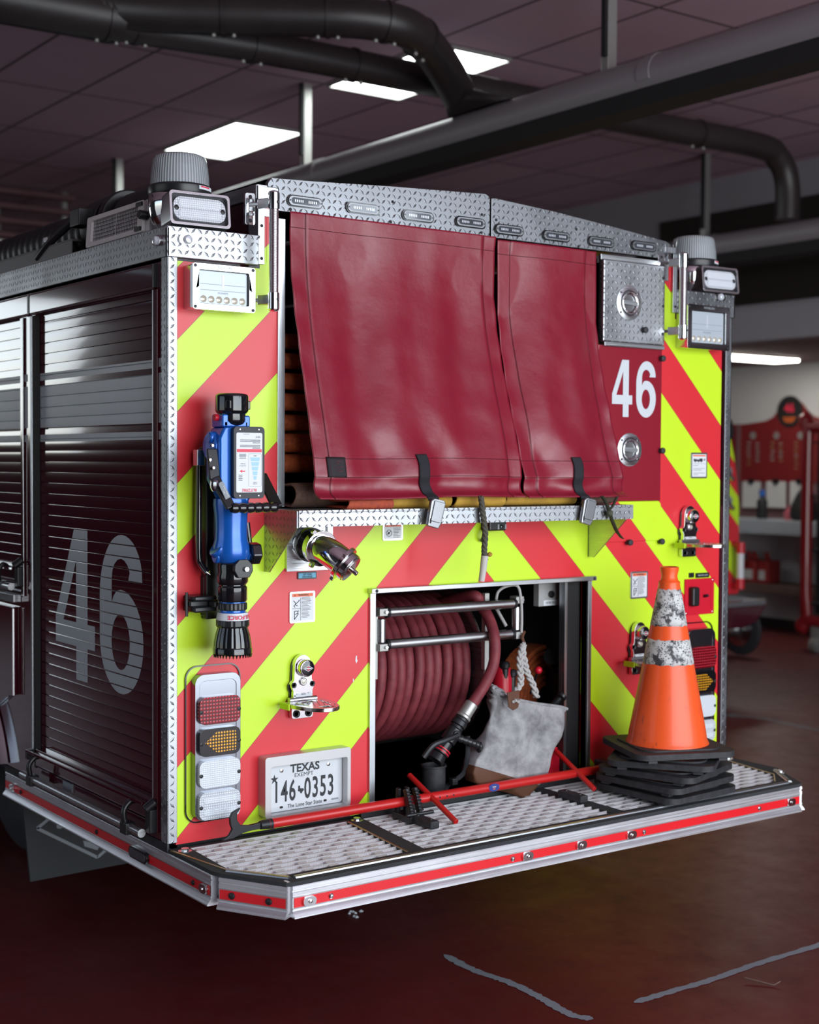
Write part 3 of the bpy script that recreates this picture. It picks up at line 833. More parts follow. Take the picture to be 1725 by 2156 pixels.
b = MB().m('truck_paint').box(-.006, .012, 1.165, 1.190, 1.25, 2.26).m('chrome_dull').box(-.008, -.004, 1.158, 1.167, 1.25, 2.26)
obj('shutter_track', b, 'truck_paint', ENG, bevel=.003)
def shutter_foot(y0, y1, z, zb, name='shutter_bottom_bar', parent=ENG):
    b = MB().bar((-.018, y0+.015, z), (-.018, y1+.02, z), .034, .010, (.25, 0, 1)); b.box(-.004, .02, y0, y1, z-.05, z+.01)
    o = obj(name, b, 'truck_paint', parent, bevel=.002)
    obj('lift_bar', MB().tube([(-.042, y0+.0, zb), (-.042, y1+.03, zb)], .0135, 12), 'aluminium', o)
    for y in (y0+.10, y1-.07):
        c = MB().box(-.060, -.026, y-.022, y+.022, zb-.022, zb+.016)
        c.tube([(-.05, y, zb+.01), (-.055, y, zb+.05), (-.035, y, zb+.075), (-.012, y, z-.004)], .010, 8, sub=4)
        obj('latch', c, 'black_plastic', o, bevel=.004)
    c = MB().box(-.03, -.002, y0-.03, y0+.005, zb+.0, zb+.075); c.cyl((-.04, y0-.018, zb+.075), (-.01, y0-.03, zb+.10), .014)
    c.box(-.034, -.004, y1, y1+.028, zb+.055, zb+.09)
    isl('end_catch', c, 'black_plastic', o, bevel=.005)
    return o
shutter_foot(.093, 1.055, .700, .618); shutter_foot(1.19, 2.75, 1.345, 1.285)
obj('info_plate', MB().box(-.006, .0, .72, .80, .615, .645), 'print_grey', ENG)
# panel below the forward shutter, with piano hinge and polished ledge above, wheel arch
obj('ledge', MB().box(-.03, .0, 1.20, 2.8, 1.225, 1.255), 'aluminium', ENG, bevel=.003)
b = MB()
arch = [(-1.24, 1.205), (-1.24, .88), (-1.30, .87)] + [(-(2.26-.93*math.cos(R(a))), .47+.72*math.sin(R(a))) for a in range(28, 91, 6)] + [(-2.9, 1.19), (-2.9, 1.205)]
b.prism(arch, .016, left((-.0, 0, 0)))
fp = obj('fender_panel', b, 'truck_paint', ENG, bevel=.003)
obj('piano_hinge', MB().cyl((-.018, 1.232, .88), (-.018, 1.232, 1.2), .0055, n=10), 'chrome_dull', ENG)
b = MB().grid(26, 8, lambda u, v: (-.005-.05*math.sin(PI*v), 2.26-(.96-.07*v)*math.cos(R(14+90*u)), .44+(.70-.05*v)*math.sin(R(14+90*u))))
obj('wheel_arch_trim', b, 'chrome_dull', ENG, angle=80)
w = MB().lathe([(.02,0),(.25,0),(.28,-.02),(.40,-.01),(.50,.02),(.52,.06),(.52,.24),(.50,.28),(.40,.30),(.1,.3)], frame((.36, 2.22, .53), (0,1,0), (0,0,1)), 48)
wh = obj('rear_wheel', w, 'rubber', ENG, angle=40)
obj('hub', MB().lathe([(.24,0),(.22,.02),(.15,.03),(.12,.10),(.05,.11),(.001,.11)], frame((.05, 2.22, .53), (0,-1,0), (0,0,1)), 24), 'aluminium', wh)
# mud flap with a partly hidden maker's logo
fpq = [RY(38, 1690, 1.3), RY(62, 1855, 1.3), RY(330, 1805, 1.3)]
zb_ = fpq[1].z
b = MB().prism([(.02, .62), (fpq[1].x, zb_), (.60, zb_+.01), (.62, .62)], .012, rear((0, 1.3, 0)))
fl = obj('mud_flap', b, 'mud_flap_rubber', ENG)
b = MB(); Tf = rear((0, 1.2875, 0))
def pf(x, y): p = RY(x, y, 1.287); return (p.x, p.z)
hexo = [pf(78,1745), pf(112,1722), pf(250,1722), pf(250,1742), pf(235,1775), pf(207,1806)]
L1 = [pf(110,1718), pf(78,1744), pf(205,1805), pf(245,1770)]
for a_, b_ in zip(L1, L1[1:]): b.bar((a_[0], 1.287, a_[1]), (b_[0], 1.287, b_[1]), .003, .012, (0, 0, 1))
p = pf(128, 1739); q = pf(128, 1722); b.text('SPARTAN', .075, rear((p[0]+.135, 1.2865, (p[1]+q[1])/2-.0)), .95, .03)
b.prism([pf(175,1770), pf(212,1778), pf(205,1790), pf(178,1782)], .001, Tf)
obj('logo', b, 'flap_print', fl)

# ---- tailboard: grating, non-slip border, rub rails
DKZ = .583
def rail_seg(a, b, name='rub_rail', out=None):
    """extruded rub rail from a to b (plan points); outward is to the right of a->b"""
    a = Vector((*a, 0)); b_ = Vector((*b, 0)); d = (b_-a).normalized(); n = Vector((d.y, -d.x, 0))
    sec = [(-.03,.571),(-.002,.571),(.0,.568),(.0,.560),(-.003,.558),(-.003,.555),(.0,.553),(.0,.541),(-.001,.539),(-.001,.510),(.001,.508),(.001,.505),(-.002,.503),(.001,.500),(.007,.493),(.011,.487),(.011,.483),(-.03,.483)]
    vs = [a+n*o+Vector((0,0,z)) for o, z in sec]+[b_+n*o+Vector((0,0,z)) for o, z in sec]; k = len(sec)
    m = MB().add(vs, [(i, i+k, (i+1)%k+k, (i+1)%k) for i in range(k)]+[tuple(range(k)), tuple(range(2*k-1, k-1, -1))])
    o = obj(name, m, 'rail_aluminium', ENG, angle=20)
    rs = MB().add([a+n*.0005+d*.004+Vector((0,0,.511)), b_+n*.0005-d*.004+Vector((0,0,.511)), b_+n*.0005-d*.004+Vector((0,0,.538)), a+n*.0005+d*.004+Vector((0,0,.538))], [(0,1,2,3)])
    rs.v = [v+n*.0005 for v in rs.v]
    obj('reflective_strip', rs, 'red_strip', o)
    return o, a, b_, d, n
P0, P1, P2, P3 = (.134, -.5), (2.288, -.5), (2.306, -.495), (2.415, -.305)
rf = rail_seg(P0, P1); rc = rail_seg((.007, -.305), (.117, -.497)); rs_ = rail_seg((0, 1.372), (0, -.272)); obj('rubber_strip', MB().box(-.003, .004, -.0, 1.37, .572, .599), 'rubber', ENG); rc2 = rail_seg(P2, P3); rr_ = rail_seg((2.44, -.27), (2.44, 1.39))
def on_rail(rr, dist, z=.5245):
    o, a, b_, d, n = rr; p = a+d*dist+n*.001; p.z = z; return frame(p, d, (0,0,1)), o
bt = MB()
for px_ in (697, 1079, 1355, 1597):
    T, o = on_rail(rf, RY(px_, 1800, -.5).x-.134); bt.lathe([(.008,0),(.008,.003),(.005,.006),(.001,.0065)], T, 12)
isl('bolt', bt, 'chrome_dull', rf[0])
bt = MB()
for dd in (.045, .165):
    T, o = on_rail(rc, dd); bt.lathe([(.010,0),(.010,.003),(.006,.006),(.001,.0065)], T, 12)
isl('bolt', bt, 'dark_iron', rc[0])
bt = MB()
for px_, py_ in ((45,1655),(205,1743),(408,1852)):
    T, o = on_rail(rs_, 1.372-RX(px_, py_, 0).y); bt.lathe([(.008,0),(.008,.003),(.005,.006),(.001,.0065)], T, 12)
isl('bolt', bt, 'dark_iron', rs_[0])
def rail_lamp(rr, dist, L=.042, h=.026, led=False):
    T, o = on_rail(rr, dist)
    if led:
        l = obj('side_marker', MB().prism(rrect(L, h, h*.48, 6), .010, T), 'black_gloss', o, bevel=.002)
        obj('side_marker_lens', MB().prism(rrect(L*.86, h*.7, h*.33, 6), .0125, T), 'lens_dark', o, bevel=.001)
    else:
        obj('rail_lamp', MB().prism(rrect(L, h, h*.45, 6), .009, T).lathe([(h*.22,.009),(h*.2,.013),(.001,.014)], T, 12), 'chrome', o, bevel=.002)
for px_ in (650, 1109, 1222, 1327, 1662): rail_lamp(rf, RY(px_, 1800, -.5).x-.134)
rail_lamp(rs_, 1.372-RX(28, 1652, 0).y); rail_lamp(rs_, 1.372-RX(432, 1868, 0).y); rail_lamp(rs_, 1.372-RX(296, 1796, 0).y, .13, .036, True)
# deck border
outer = [(.002,.0),(.002,-.275),(.012,-.31),(.117,-.492),(.134,-.499),(2.288,-.499),(2.306,-.492),(2.41,-.31),(2.438,-.27),(2.438,0)]
g1 = [(.063,-.016),(.048,-.30),(.155,-.425),(.575,-.425),(.625,-.016)]
g2 = [(.69,-.016),(.64,-.425),(1.42,-.425),(1.42,-.016)]
g3 = [(1.47,-.016),(1.47,-.425),(2.235,-.425),(2.335,-.34),(2.385,-.05),(2.385,-.016)]
b = MB().m('grip_tape').prism(outer, .012, up((0, 0, DKZ-.012)), [g1, g2, g3])
dk = obj('tailboard', b, 'grip_tape', ENG, bevel=.001)
# rounded aluminium nosing and side fins
b = MB()
b.tube([(.16,-.466,DKZ+.001),(2.26,-.466,DKZ+.001)], .0085, 10, flat=.8)
b.tube([(.036,-.30,DKZ+.001),(.145,-.462,DKZ+.001)], .0085, 10, flat=.8)
b.tube([(2.275,-.464,DKZ+.001),(2.39,-.30,DKZ+.001)], .0085, 10, flat=.8)
isl('nosing', b, 'aluminium', dk)
b = MB().box(.10, .12, -.50, -.47, .47, .585, None)
b.bar((.124,-.49,.57), (.124,-.49,.50), .006, .022, (1,0,0)); b.bar((.0,-.29,.575), (.0,-.29,.49), .006, .03, (0,1,0))
obj('rail_gap_plate', MB().box(.120, .131, -.494, -.470, .492, .584), 'chrome_dull', dk, bevel=.002)
# bolts on the border
b = MB()
for x, y in ((.034,-.045),(.66,-.03),(2.405,-.05),(2.38,-.33)): b.lathe([(.022,0),(.022,.002),(.012,.003),(.012,.009),(.001,.010)], up((x, y, DKZ)), 8)
isl('bolt', b, 'chrome_dull', dk)
def inside(poly, x, y):
    c = False; n = len(poly)
    for i in range(n):
        (x1, y1), (x2, y2) = poly[i], poly[(i+1)%n]
        if (y1 > y) != (y2 > y) and x < (x2-x1)*(y-y1)/(y2-y1)+x1: c = not c
    return c
def span(poly, y):
    xs = []; n = len(poly)
    for i in range(n):
        (x1, y1), (x2, y2) = poly[i], poly[(i+1)%n]
        if (y1 > y) != (y2 > y): xs.append((x2-x1)*(y-y1)/(y2-y1)+x1)
    return (min(xs), max(xs)) if len(xs) > 1 else None
def grating(poly, label=None):
    b = MB(); p = .0372; k = 0; y = -.024
    while y > -.423:
        s = span(poly, y)
        if s:
            x0, x1 = s
            # pair of thin serrated ribs with a sloping web between
            b.box(x0, x1, y-.0022, y+.0022, DKZ-.030, DKZ)
            b.add([(x0,y-.0022,DKZ-.004),(x1,y-.0022,DKZ-.004),(x1,y-.0095,DKZ-.016),(x0,y-.0095,DKZ-.016)], [(0,3,2,1)])
            x = x0+.008+(.0425 if k % 2 else 0)
            while x < x1-.042:
                b.box(x, x+.034, y-.030, y-.010, DKZ-.014, DKZ-.008)
                for q in (0, 1, 2): b.box(x-q*.001+.001, x+.034-q*.003, y-.0165-q*.0058, y-.0130-q*.0058, DKZ-.012, DKZ-.001)
                x += .085
        y -= p; k += 1
    return obj('grating', b, 'serrated_metal', dk)
grating(g1); grating(g2); grating(g3)
obj('tailboard_underside', MB().prism([(x*.985+.018, y*.96) for x, y in outer], .01, up((0,0,.50))), 'black_matte', dk)
# worn yellow-brass edges beside the gratings
b = MB().bar((.625,-.03,DKZ+.0005), (.578,-.425,DKZ+.0005), .006, .002).bar((.0,-.02,DKZ+.001), (.04,-.29,DKZ+.001), .006, .003)
b.bar((2.385,-.05,DKZ+.0005), (2.335,-.34,DKZ+.0005), .006, .002).bar((2.335,-.34,DKZ+.0005), (2.24,-.425,DKZ+.0005), .006, .002)
isl('edge_wear', b, 'brass', dk)
# ------------------------------------------------------------------ lamps and hardware bolted to the engine
def beacon(cx, cy, z0, mirror, parent=ENG):
    """round beacon on a chrome pod with a rear-facing flash light"""
    b = MB().lathe([(.108,0),(.112,.012),(.106,.03),(.100,.10),(.092,.115)], up((cx, cy, z0)), 36)
    # flared chrome pod
    vs = []; rings = ((0, .060, .058), (.02, .078, .062), (.06, .090, .068), (.10, .090, .068), (.115, .082, .062))
    pod = MB()
    pod.grid(28, 5, lambda u, v: (cx+(rings[round(v*4)][1]*1.10)*math.cos(2*PI*u), cy+(rings[round(v*4)][1])*math.sin(2*PI*u), z0+rings[round(v*4)][0]), closed_u=True)
    o = obj('beacon', pod, 'chrome', parent, angle=60, sub=1)
    obj('base_ring', MB().lathe([(.094,0),(.096,.008),(.096,.022),(.088,.03)], up((cx, cy, z0+.110)), 36), 'black_plastic', o, bevel=.001)
    obj('dome', MB().lathe([(.090,0),(.0885,.03),(.083,.075),(.078,.088),(.066,.094),(.001,.096)], up((cx, cy, z0+.136)), 60, False), 'dome_glass', o, angle=60)
    obj('inner_lamp', MB().lathe([(.03,0),(.05,.01),(.05,.06),(.02,.07)], up((cx, cy, z0+.136)), 20), 'led_off', o)
    a = R(-3)
    lx = cx+(.012 if not mirror else .035); T = frame((lx, cy-.112, z0+.056), (math.cos(a), math.sin(a), 0), (0, .12, 1))
    Tb = T @ Matrix.Translation((0, 0, -.07))
    obj('housing', MB().prism(rrect(.196, .102, .012, 5), .070, Tb, [rrect(.180, .086, .010, 5)]).prism(rrect(.19, .096, .012, 5), .004, Tb), 'chrome_dull', o, bevel=.002)
    obj('flash_lens', MB().prism(rrect(.168, .070, .026, 7), .012, T @ Matrix.Translation((0, 0, -.016))), 'lens_led', o, bevel=.004, seg=3)
    for q in (-1, 1): obj('led_bar', MB().prism(rrect(.136, .022, .010, 5, 0, q*.016), .0135, T @ Matrix.Translation((0, 0, -.016))), 'lens_clear', o, bevel=.002)
    obj('bezel', MB().prism(rrect(.180, .086, .012, 5), .004, T @ Matrix.Translation((0, 0, -.018))), 'dark_iron', o)
    s = MB()
    for q in (-1, 1): s.lathe([(.008,0),(.008,.006),(.004,.008),(.001,.008)], T @ Matrix.Translation((q*.075, 0, -.010)), 12)
    isl('screw', s, 'dark_iron', o)
    obj('rating_label', MB().m('white_label').add([(math.cos(R(t))*.0968+cx, math.sin(R(t))*.0968+cy, z0+zz) for t in range(-80, -39, 8) for zz in (.120, .131)], [(2*i, 2*i+2, 2*i+3, 2*i+1) for i in range(5)])
        .m('red_print').add([(math.cos(R(t))*.0971+cx, math.sin(R(t))*.0971+cy, z0+zz) for t in range(-76, -51, 8) for zz in (.126, .130)], [(2*i, 2*i+2, 2*i+3, 2*i+1) for i in range(3)]), 'white_label', o)
    return o
beacon(.088, .10, 2.441, False)
beacon(2.335, .10, 2.411, True)

def work_lamp(c, w, h, dep, parent=ENG):
    T = rear(c); T0 = T @ Matrix.Translation((0, 0, -dep))
    o = obj('scene_light', MB().prism(rrect(w*.97, h*.96, .006, 3), dep-.012, T0), 'chrome_dull', parent, bevel=.002)
    obj('gasket', MB().prism(rrect(w*.81, h*.75, .008, 4), .003, T @ Matrix.Translation((0,0,-.0065)), [rrect(w*.775, h*.71, .006, 4)]), 'black_plastic', o)
    obj('bezel', MB().prism(rrect(w, h, .008, 4), .016, T @ Matrix.Translation((0, 0, -.012)), [rrect(w*.80, h*.74, .006, 4)]), 'chrome', o, bevel=.003)
    Tl = T @ Matrix.Translation((0, 0, -.010))
    g = MB().m('lamp_white').prism(rrect(w*.81, h*.75, .006, 4), .004, Tl)
    g.m('print_grey')
    for k in (.07, -.06): g.prism(rrect(w*.72, .0012, .0005, 1, 0, h*k), .0006, Tl @ Matrix.Translation((0, 0, .004)))
    g.m('led_white').prism(rrect(.006, h*.30, .002, 2, 0, h*.14), .001, Tl @ Matrix.Translation((0, 0, .004)))
    obj('reflector', g, 'lamp_white', o)
    Tq = Tl @ Matrix.Translation((0, 0, .004))
    for k in range(6):
        x = (-.31+.62*k/5)*w; l = MB().lathe([(.0105,0),(.0105,.001),(.008,.002),(.004,.0035),(.001,.004)], Tq @ Matrix.Translation((x, -h*.26, 0)), 14)
        obj('led', l, 'led_amberish', o)
    tt = MB().text('WHELEN', h*.075, T @ Matrix.Translation((0, h*.437, .004)), 1.2, .02); tt.text('PIONEER', h*.055, Tq @ Matrix.Translation((0, -h*.115, 0)), 1.2)
    obj('lettering', tt, 'print_grey', o)
    s = MB()
    for i in (-1, 1):
        for j in (-1, 1): s.lathe([(.005,0),(.005,.002),(.002,.003),(.0005,.003)], T @ Matrix.Translation((i*w*.46, j*h*.445, .0035)), 10)
    isl('screw', s, 'dark_iron', o)
    return o
a = RY(403, 550, -.06); c = RY(536, 662, -.06); mid = RY(471, 607, -.06)
work_lamp((mid.x, -.062, mid.z), abs(RY(536,607,-.06).x-RY(404,607,-.06).x), abs(RY(470,560,-.06).z-RY(470,656,-.06).z), .062)
mid = RY(1491, 690, -.06)
work_lamp((mid.x-.0, -.062, mid.z), .235, .168, .062)

def grab(c_top, c_bot, y, side, parent=ENG):
    x = c_top.x; zt, zb = c_top.z, c_bot.z
    o = obj('grab_handle', MB().tube([(x, y, zt-.03), (x, y, zb+.03)], .0145, 20), 'knurled', parent)
    for z, s in ((zt, 1), (zb, -1)):
        e = MB().cyl((x, y, z-s*.055), (x, y, z-s*.006), .0175, n=20).lathe([(.0175,0),(.015,.006),(.008,.009),(.001,.010)], frame((x, y, z-s*.008), (1,0,0), (0,-s,0)) if False else Matrix.Translation((x, y, z-s*.008)) @ (Matrix.Identity(4) if s > 0 else Matrix.Rotation(PI, 4, 'X')), 20, False)
        obj('end_cap', e, 'chrome', o)
        zz = z-s*.035; bx = x+side*.038
        obj('stanchion', MB().bar((x, y, zz), (bx*.5+x*.5, y*.4, zz), .022, .03).bar((bx*.5+x*.5, y*.45, zz), (bx, -.008, zz), .018, .012), 'chrome_dull', o, bevel=.003)
        obj('foot_plate', MB().prism(rrect(.034, .096, .006, 3), .012, rear((bx, -.001, zz-s*.012))), 'chrome', o, bevel=.002)
        sc = MB()
        for k in (-.036, .036): screw(sc, rear((bx, -.013, zz-s*.012+k)), .006, .003)
        isl('screw', sc, 'dark_iron', o)
        screw(sc := MB(), rear((x+.004, y-.0165, zz)), .005, .003); obj('screw', sc, 'dark_iron', o)
    return o
grab(RY(577, 402, -.09), RY(577, 655, -.09), -.09, -1)
grab(RY(1440, 532, -.09), RY(1440, 716, -.09), -.09, -1)
# ---- rear shelf (tail step) of tread plate with two brackets
SX0, SX1, SY, SZ = .333, 1.723, -.20, 1.600
b = MB().box(SX0, SX1, SY, .035, SZ-.006, SZ); 
def shelf_face(u, v):
    a = PI/2*min(1, v*2) if v < .5 else PI/2
    if v < .5: return (SX0+(SX1-SX0)*u, SY+.010-.010*math.sin(a), SZ-.010+.010*math.cos(a))
    return (SX0+(SX1-SX0)*u, SY, SZ-.010-.040*(v-.5)*2)
b.grid(2, 13, shelf_face); b.box(SX0, SX1, SY+.001, SY+.010, SZ-.050, SZ-.006)
shf = obj('rear_shelf', b, 'tread_plate_lit', ENG)
g = [(0, 0), (.195, 0), (.195, -.052), (.03, -.195), (0, -.195)]
o = obj('shelf_bracket', MB().prism([(x, z) for x, z in g], .005, frame((SX0, -.0, SZ-.001), (0,-1,0), (0,0,1))), 'tread_plate_lit', ENG, bevel=.001, label='tread plate bracket, left end of the shelf')
o = obj('shelf_bracket', MB().prism([(x, z) for x, z in g], .005, frame((1.695, -.002, SZ-.001), (0,-1,0), (0,0,1))).box(1.690, 1.722, -.008, 0, SZ-.195, SZ-.05), 'aluminium', ENG, bevel=.001, label='plain metal bracket, right end of the shelf')
s = MB()
for z in (1.435, 1.50): screw(s, rear((1.706, -.008, z)), .007, .004)
isl('bolt', s, 'chrome', o)

# ---- discharge outlet with elbow and cap
a = RY(600, 1203, 0); c = RY(697, 1112, 0)
x0, x1, z0, z1 = a.x, c.x, a.z, 1.548
pl = obj('discharge_plate', MB().holed(x0, x1, z0, z1, [(x0+.02, x1-.02, z0+.024, z1-.004)], .012, rear((0, -.012, 0))).box(x0+.01, x1-.01, -.004, -.001, z0+.01, z1), 'aluminium', ENG, bevel=.003)
va = RY(643, 1150, -.02); vb = RY(694, 1162, -.15); vc = RY(712, 1172, -.20)
A = Vector((va.x+.01, 0, va.z+.01)); dirn = (Vector((vb.x, -.155, vb.z))-A); dirn.normalize()
def ring(p0, l, r, r1=None): return MB().cyl(p0, p0+dirn*l, r, r1, 32)
v = ring(A, .03, .052); v.cyl(A+dirn*.03, A+dirn*.075, .043, n=32)
val = obj('discharge_valve', v, 'chrome', ENG, bevel=.003)
obj('gasket_ring', ring(A+dirn*.026, .016, .055), 'black_gloss', val, bevel=.002)
obj('coupling', ring(A+dirn*.068, .034, .050).cyl(A+dirn*.098, A+dirn*.106, .057, n=32), 'chrome', val, bevel=.002)
B = A+dirn*.106; d2 = Vector((.50, -.62, -.60)).normalized()
obj('elbow', MB().tube(smooth([B-dirn*.01, B+dirn*.02, B+dirn*.04+d2*.02, B+dirn*.045+d2*.055], 6), lambda t: .043+.002*t, 28), 'chrome', val, angle=60)
Cc = B+dirn*.045+d2*.050
cap = MB().cyl(Cc, Cc+d2*.014, .056, n=32).cyl(Cc+d2*.014, Cc+d2*.034, .047, .047, n=32).cyl(Cc+d2*.034, Cc+d2*.040, .044, n=32).cyl(Cc+d2*.040, Cc+d2*.062, .008, n=12)
obj('outlet_cap', cap, 'chrome', val, bevel=.002)
lg = MB(); sd = d2.cross(Vector((0,0,1))).normalized(); u2 = sd.cross(d2)
for k in (35, 155, 275): q = Cc+d2*.007+(sd*math.cos(R(k))+u2*math.sin(R(k)))*.060; lg.cyl(q-d2*.006, q+d2*.006, .007, n=10)
for k in (60, 180, 300):
    sdA = dirn.cross(Vector((0,0,1))).normalized(); uA = sdA.cross(dirn); q = A+dirn*.10+(sdA*math.cos(R(k))+uA*math.sin(R(k)))*.060; lg.cyl(q-dirn*.007, q+dirn*.007, .0075, n=10)
isl('lug', lg, 'chrome', val, bevel=.001)

# ---- plates and stickers
def plate(name, x0, y0, x1, y1, base='chrome_dull', face='white_label', y=-.004, label=None, r=.006, inset=.006):
    a = RY(x0, y1, y); c = RY(x1, y0, y); w = c.x-a.x; h = RY((x0+x1)/2, y0, y).z-RY((x0+x1)/2, y1, y).z; cx = (a.x+c.x)/2; cz = RY((x0+x1)/2, (y0+y1)/2, y).z
    T = rear((cx, y, cz)); o = obj(name, MB().prism(rrect(w, h, r, 4), .004, rear((cx, y+.004, cz))), base, ENG, bevel=.0012, label=label)
    if face: obj('face', MB().prism(rrect(w-inset*2, h-inset*2, r*.5, 3), .0006, T), face, o)
    return o, T @ Matrix.Translation((0, 0, .0007)), w, h
def warn(name, x0, y0, x1, y1, kind, label):
    o, T, w, h = plate(name, x0, y0, x1, y1, label=label)
    obj('warning_header', MB().prism(rrect(w*.80, h*.10, .001, 1, 0, h*.385), .0004, T), 'orange_label', o)
    t = MB(); t.text('WARNING', h*.075, T @ Matrix.Translation((w*.03, h*.385, .0003)), 1.05, .03)
    t.prism([(-w*.33, h*.36), (-w*.27, h*.36), (-w*.30, h*.41)], .0006, T)
    if kind:
        t.prism(rrect(.0012, h*.72, .0004, 1, -w*.08, -h*.06), .0004, T); t.prism(rrect(w*.32, .0012, .0004, 1, -w*.24, -h*.04), .0004, T)
        for pts in (((-.36,.22),(-.26,.12),(-.14,.2)), ((-.26,.12),(-.34,.05),(-.30,.0)), ((-.30,.10),(-.2,.04)), ((-.32,-.12),(-.2,-.12),(-.17,-.22),(-.32,-.38),(-.32,-.12)), ((-.30,-.22),(-.18,-.19))):
            for p_, q_ in zip(pts, pts[1:]):
                P_ = T @ Vector((p_[0]*w, p_[1]*h, .0004)); Q_ = T @ Vector((q_[0]*w, q_[1]*h, .0004)); t.bar(P_, Q_, .0006, .0022, (0,0,1)) if abs((Q_-P_).normalized().z) < .9 else t.bar(P_, Q_, .0006, .0022, (1,0,0))
        t.prism(circ(h*.018, 10, -w*.14, h*.22), .0005, T); t.prism(circ(h*.018, 10, -w*.16, -h*.12), .0005, T)
        rn = random.Random(5)
        for k in range(17):
            L = w*(.22+.16*rn.random()); t.prism(rrect(L, h*.012, h*.004, 1, -w*.04+L/2, h*(.31-.04*k)), .0004, T)
    else:
        t.prism(circ(w*.14, 20, -w*.2, -h*.05), .0005, T, [circ(w*.12, 20, -w*.2, -h*.05)])
        for p_, q_ in (((-.28,.06),(-.16,-.12)), ((-.12,.06),(-.26,-.14)), ((-.2,.0),(-.28,-.12))):
            P_ = T @ Vector((p_[0]*w, p_[1]*h, .0004)); Q_ = T @ Vector((q_[0]*w, q_[1]*h, .0004)); t.bar(P_, Q_, .0006, .0022, (0,0,1))
        rn = random.Random(6)
        for k in range(7):
            L = w*(.22+.14*rn.random()); t.prism(rrect(L, h*.025, h*.004, 1, w*.02+L/2, h*(.24-.09*k)), .0004, T)
    obj('print', t, 'print_dark', o)
warn('warning_plate', 610, 1245, 664, 1311, 1, 'warning plate under the discharge outlet, left of the reel opening')
warn('warning_plate', 1328, 1203, 1365, 1260, 1, 'warning plate left of the cone tip')
warn('warning_plate', 806, 1103, 849, 1138, 0, 'small warning plate under the shelf')
o, T, w, h = plate('ladder_plate', 1455, 953, 1490, 1007, label='plate with a truck silhouette on the right column')
t = MB().m('orange_label').prism(rrect(w*.78, h*.05, .001, 1, 0, h*.38), .0004, T).m('print_dark')
t.prism([(-.34*w,.16*h),(.2*w,.16*h),(.2*w,.27*h),(.02*w,.27*h),(-.02*w,.23*h),(-.34*w,.26*h)], .0005, T)
for x in (-.25, -.05, .12): t.prism(circ(h*.03, 10, x*w, .15*h), .0006, T)
t.prism([(.24*w,.2*h),(.36*w,.28*h),(.34*w,.19*h)], .0005, T).m('print_grey').prism(rrect(w*.78, .001, .0003, 1, 0, .07*h), .0004, T)
for k, L in enumerate((.3, 0, .7, .5, 0, .72, .3)):
    if L: t.prism(rrect(w*L, h*.018, .0004, 1, -w*.37+w*L/2, h*(.0-.06*k)), .0004, T)
obj('print', t, 'print_dark', o)
o, T, w, h = plate('discharge_label', 627, 1204, 667, 1219, base='black_plastic', face='blue_label', r=.003, inset=.0035, label='pale blue label reading LEFT REAR DISCHARGE')
t = MB().text('LEFT REAR', h*.36, T @ Matrix.Translation((0, h*.15, 0)), .85, .02); t.text('DISCHARGE', h*.36, T @ Matrix.Translation((0, -h*.2, 0)), .85, .02); obj('print', t, 'print_dark', o)
for x0, x1, s in ((1452, 1462, ''), (1466, 1494, 'REAR WORK LIGHTS')):
    o, T, w, h = plate('switch_label', x0, 1206, x1, 1216, base='black_plastic', face=None, r=.002)
    if s: obj('print', MB().text(s, h*.42, T, .75), 'white_label', o)
# chips in the red film
ch = MB()
for x, y, s in ((750,1388,1.0),(744,1432,.5)):
    p = RY(x, y, -.0004); ch.prism([(0,.012*s),(.004*s,.010*s),(.003*s,.002*s),(.006*s,-.006*s),(.0,-.014*s),(-.003*s,-.004*s),(-.002*s,.006*s)], .0003, rear(p))
isl('film_chip', ch, 'white_label', ENG)
# small black rubber stops
for x, y, yy in ((1393,755,-.012),(1392,949,-.012),(1391,1140,-.004),(1324,1142,-.008),(1356,695,-.03)):
    p = RY(x, y, yy-.004); obj('rubber_stop', MB().lathe([(.010,0),(.010,.012),(.012,.014),(.011,.020),(.006,.022),(.001,.022)], rear((p.x, yy+.002, p.z)), 14), 'rubber', ENG)
# reversing camera
p = RY(1046, 1111, -.03)
o = obj('reversing_camera', MB().box(p.x-.048, p.x+.03, -.05, -.0, p.z-.010, p.z+.026), 'black_plastic', ENG, bevel=.006)
obj('camera_lens', MB().lathe([(.006,0),(.006,.004),(.003,.005),(.0005,.005)], rear((p.x+.005, -.050, p.z+.004)), 12), 'black_gloss', o)
s = MB()
for q in (-.012, .020): s.prism(rrect(.007, .018, .002, 2, q, .004), .001, rear((p.x+.003, -.0505, p.z)))
isl('led', s, 'led_off', o)
obj('camera_cable', MB().tube([(p.x-.045, -.02, p.z), (p.x-.055, -.025, p.z-.03), (p.x-.05, -.01, p.z-.045)], .006, 8, sub=4), 'black_plastic', o)

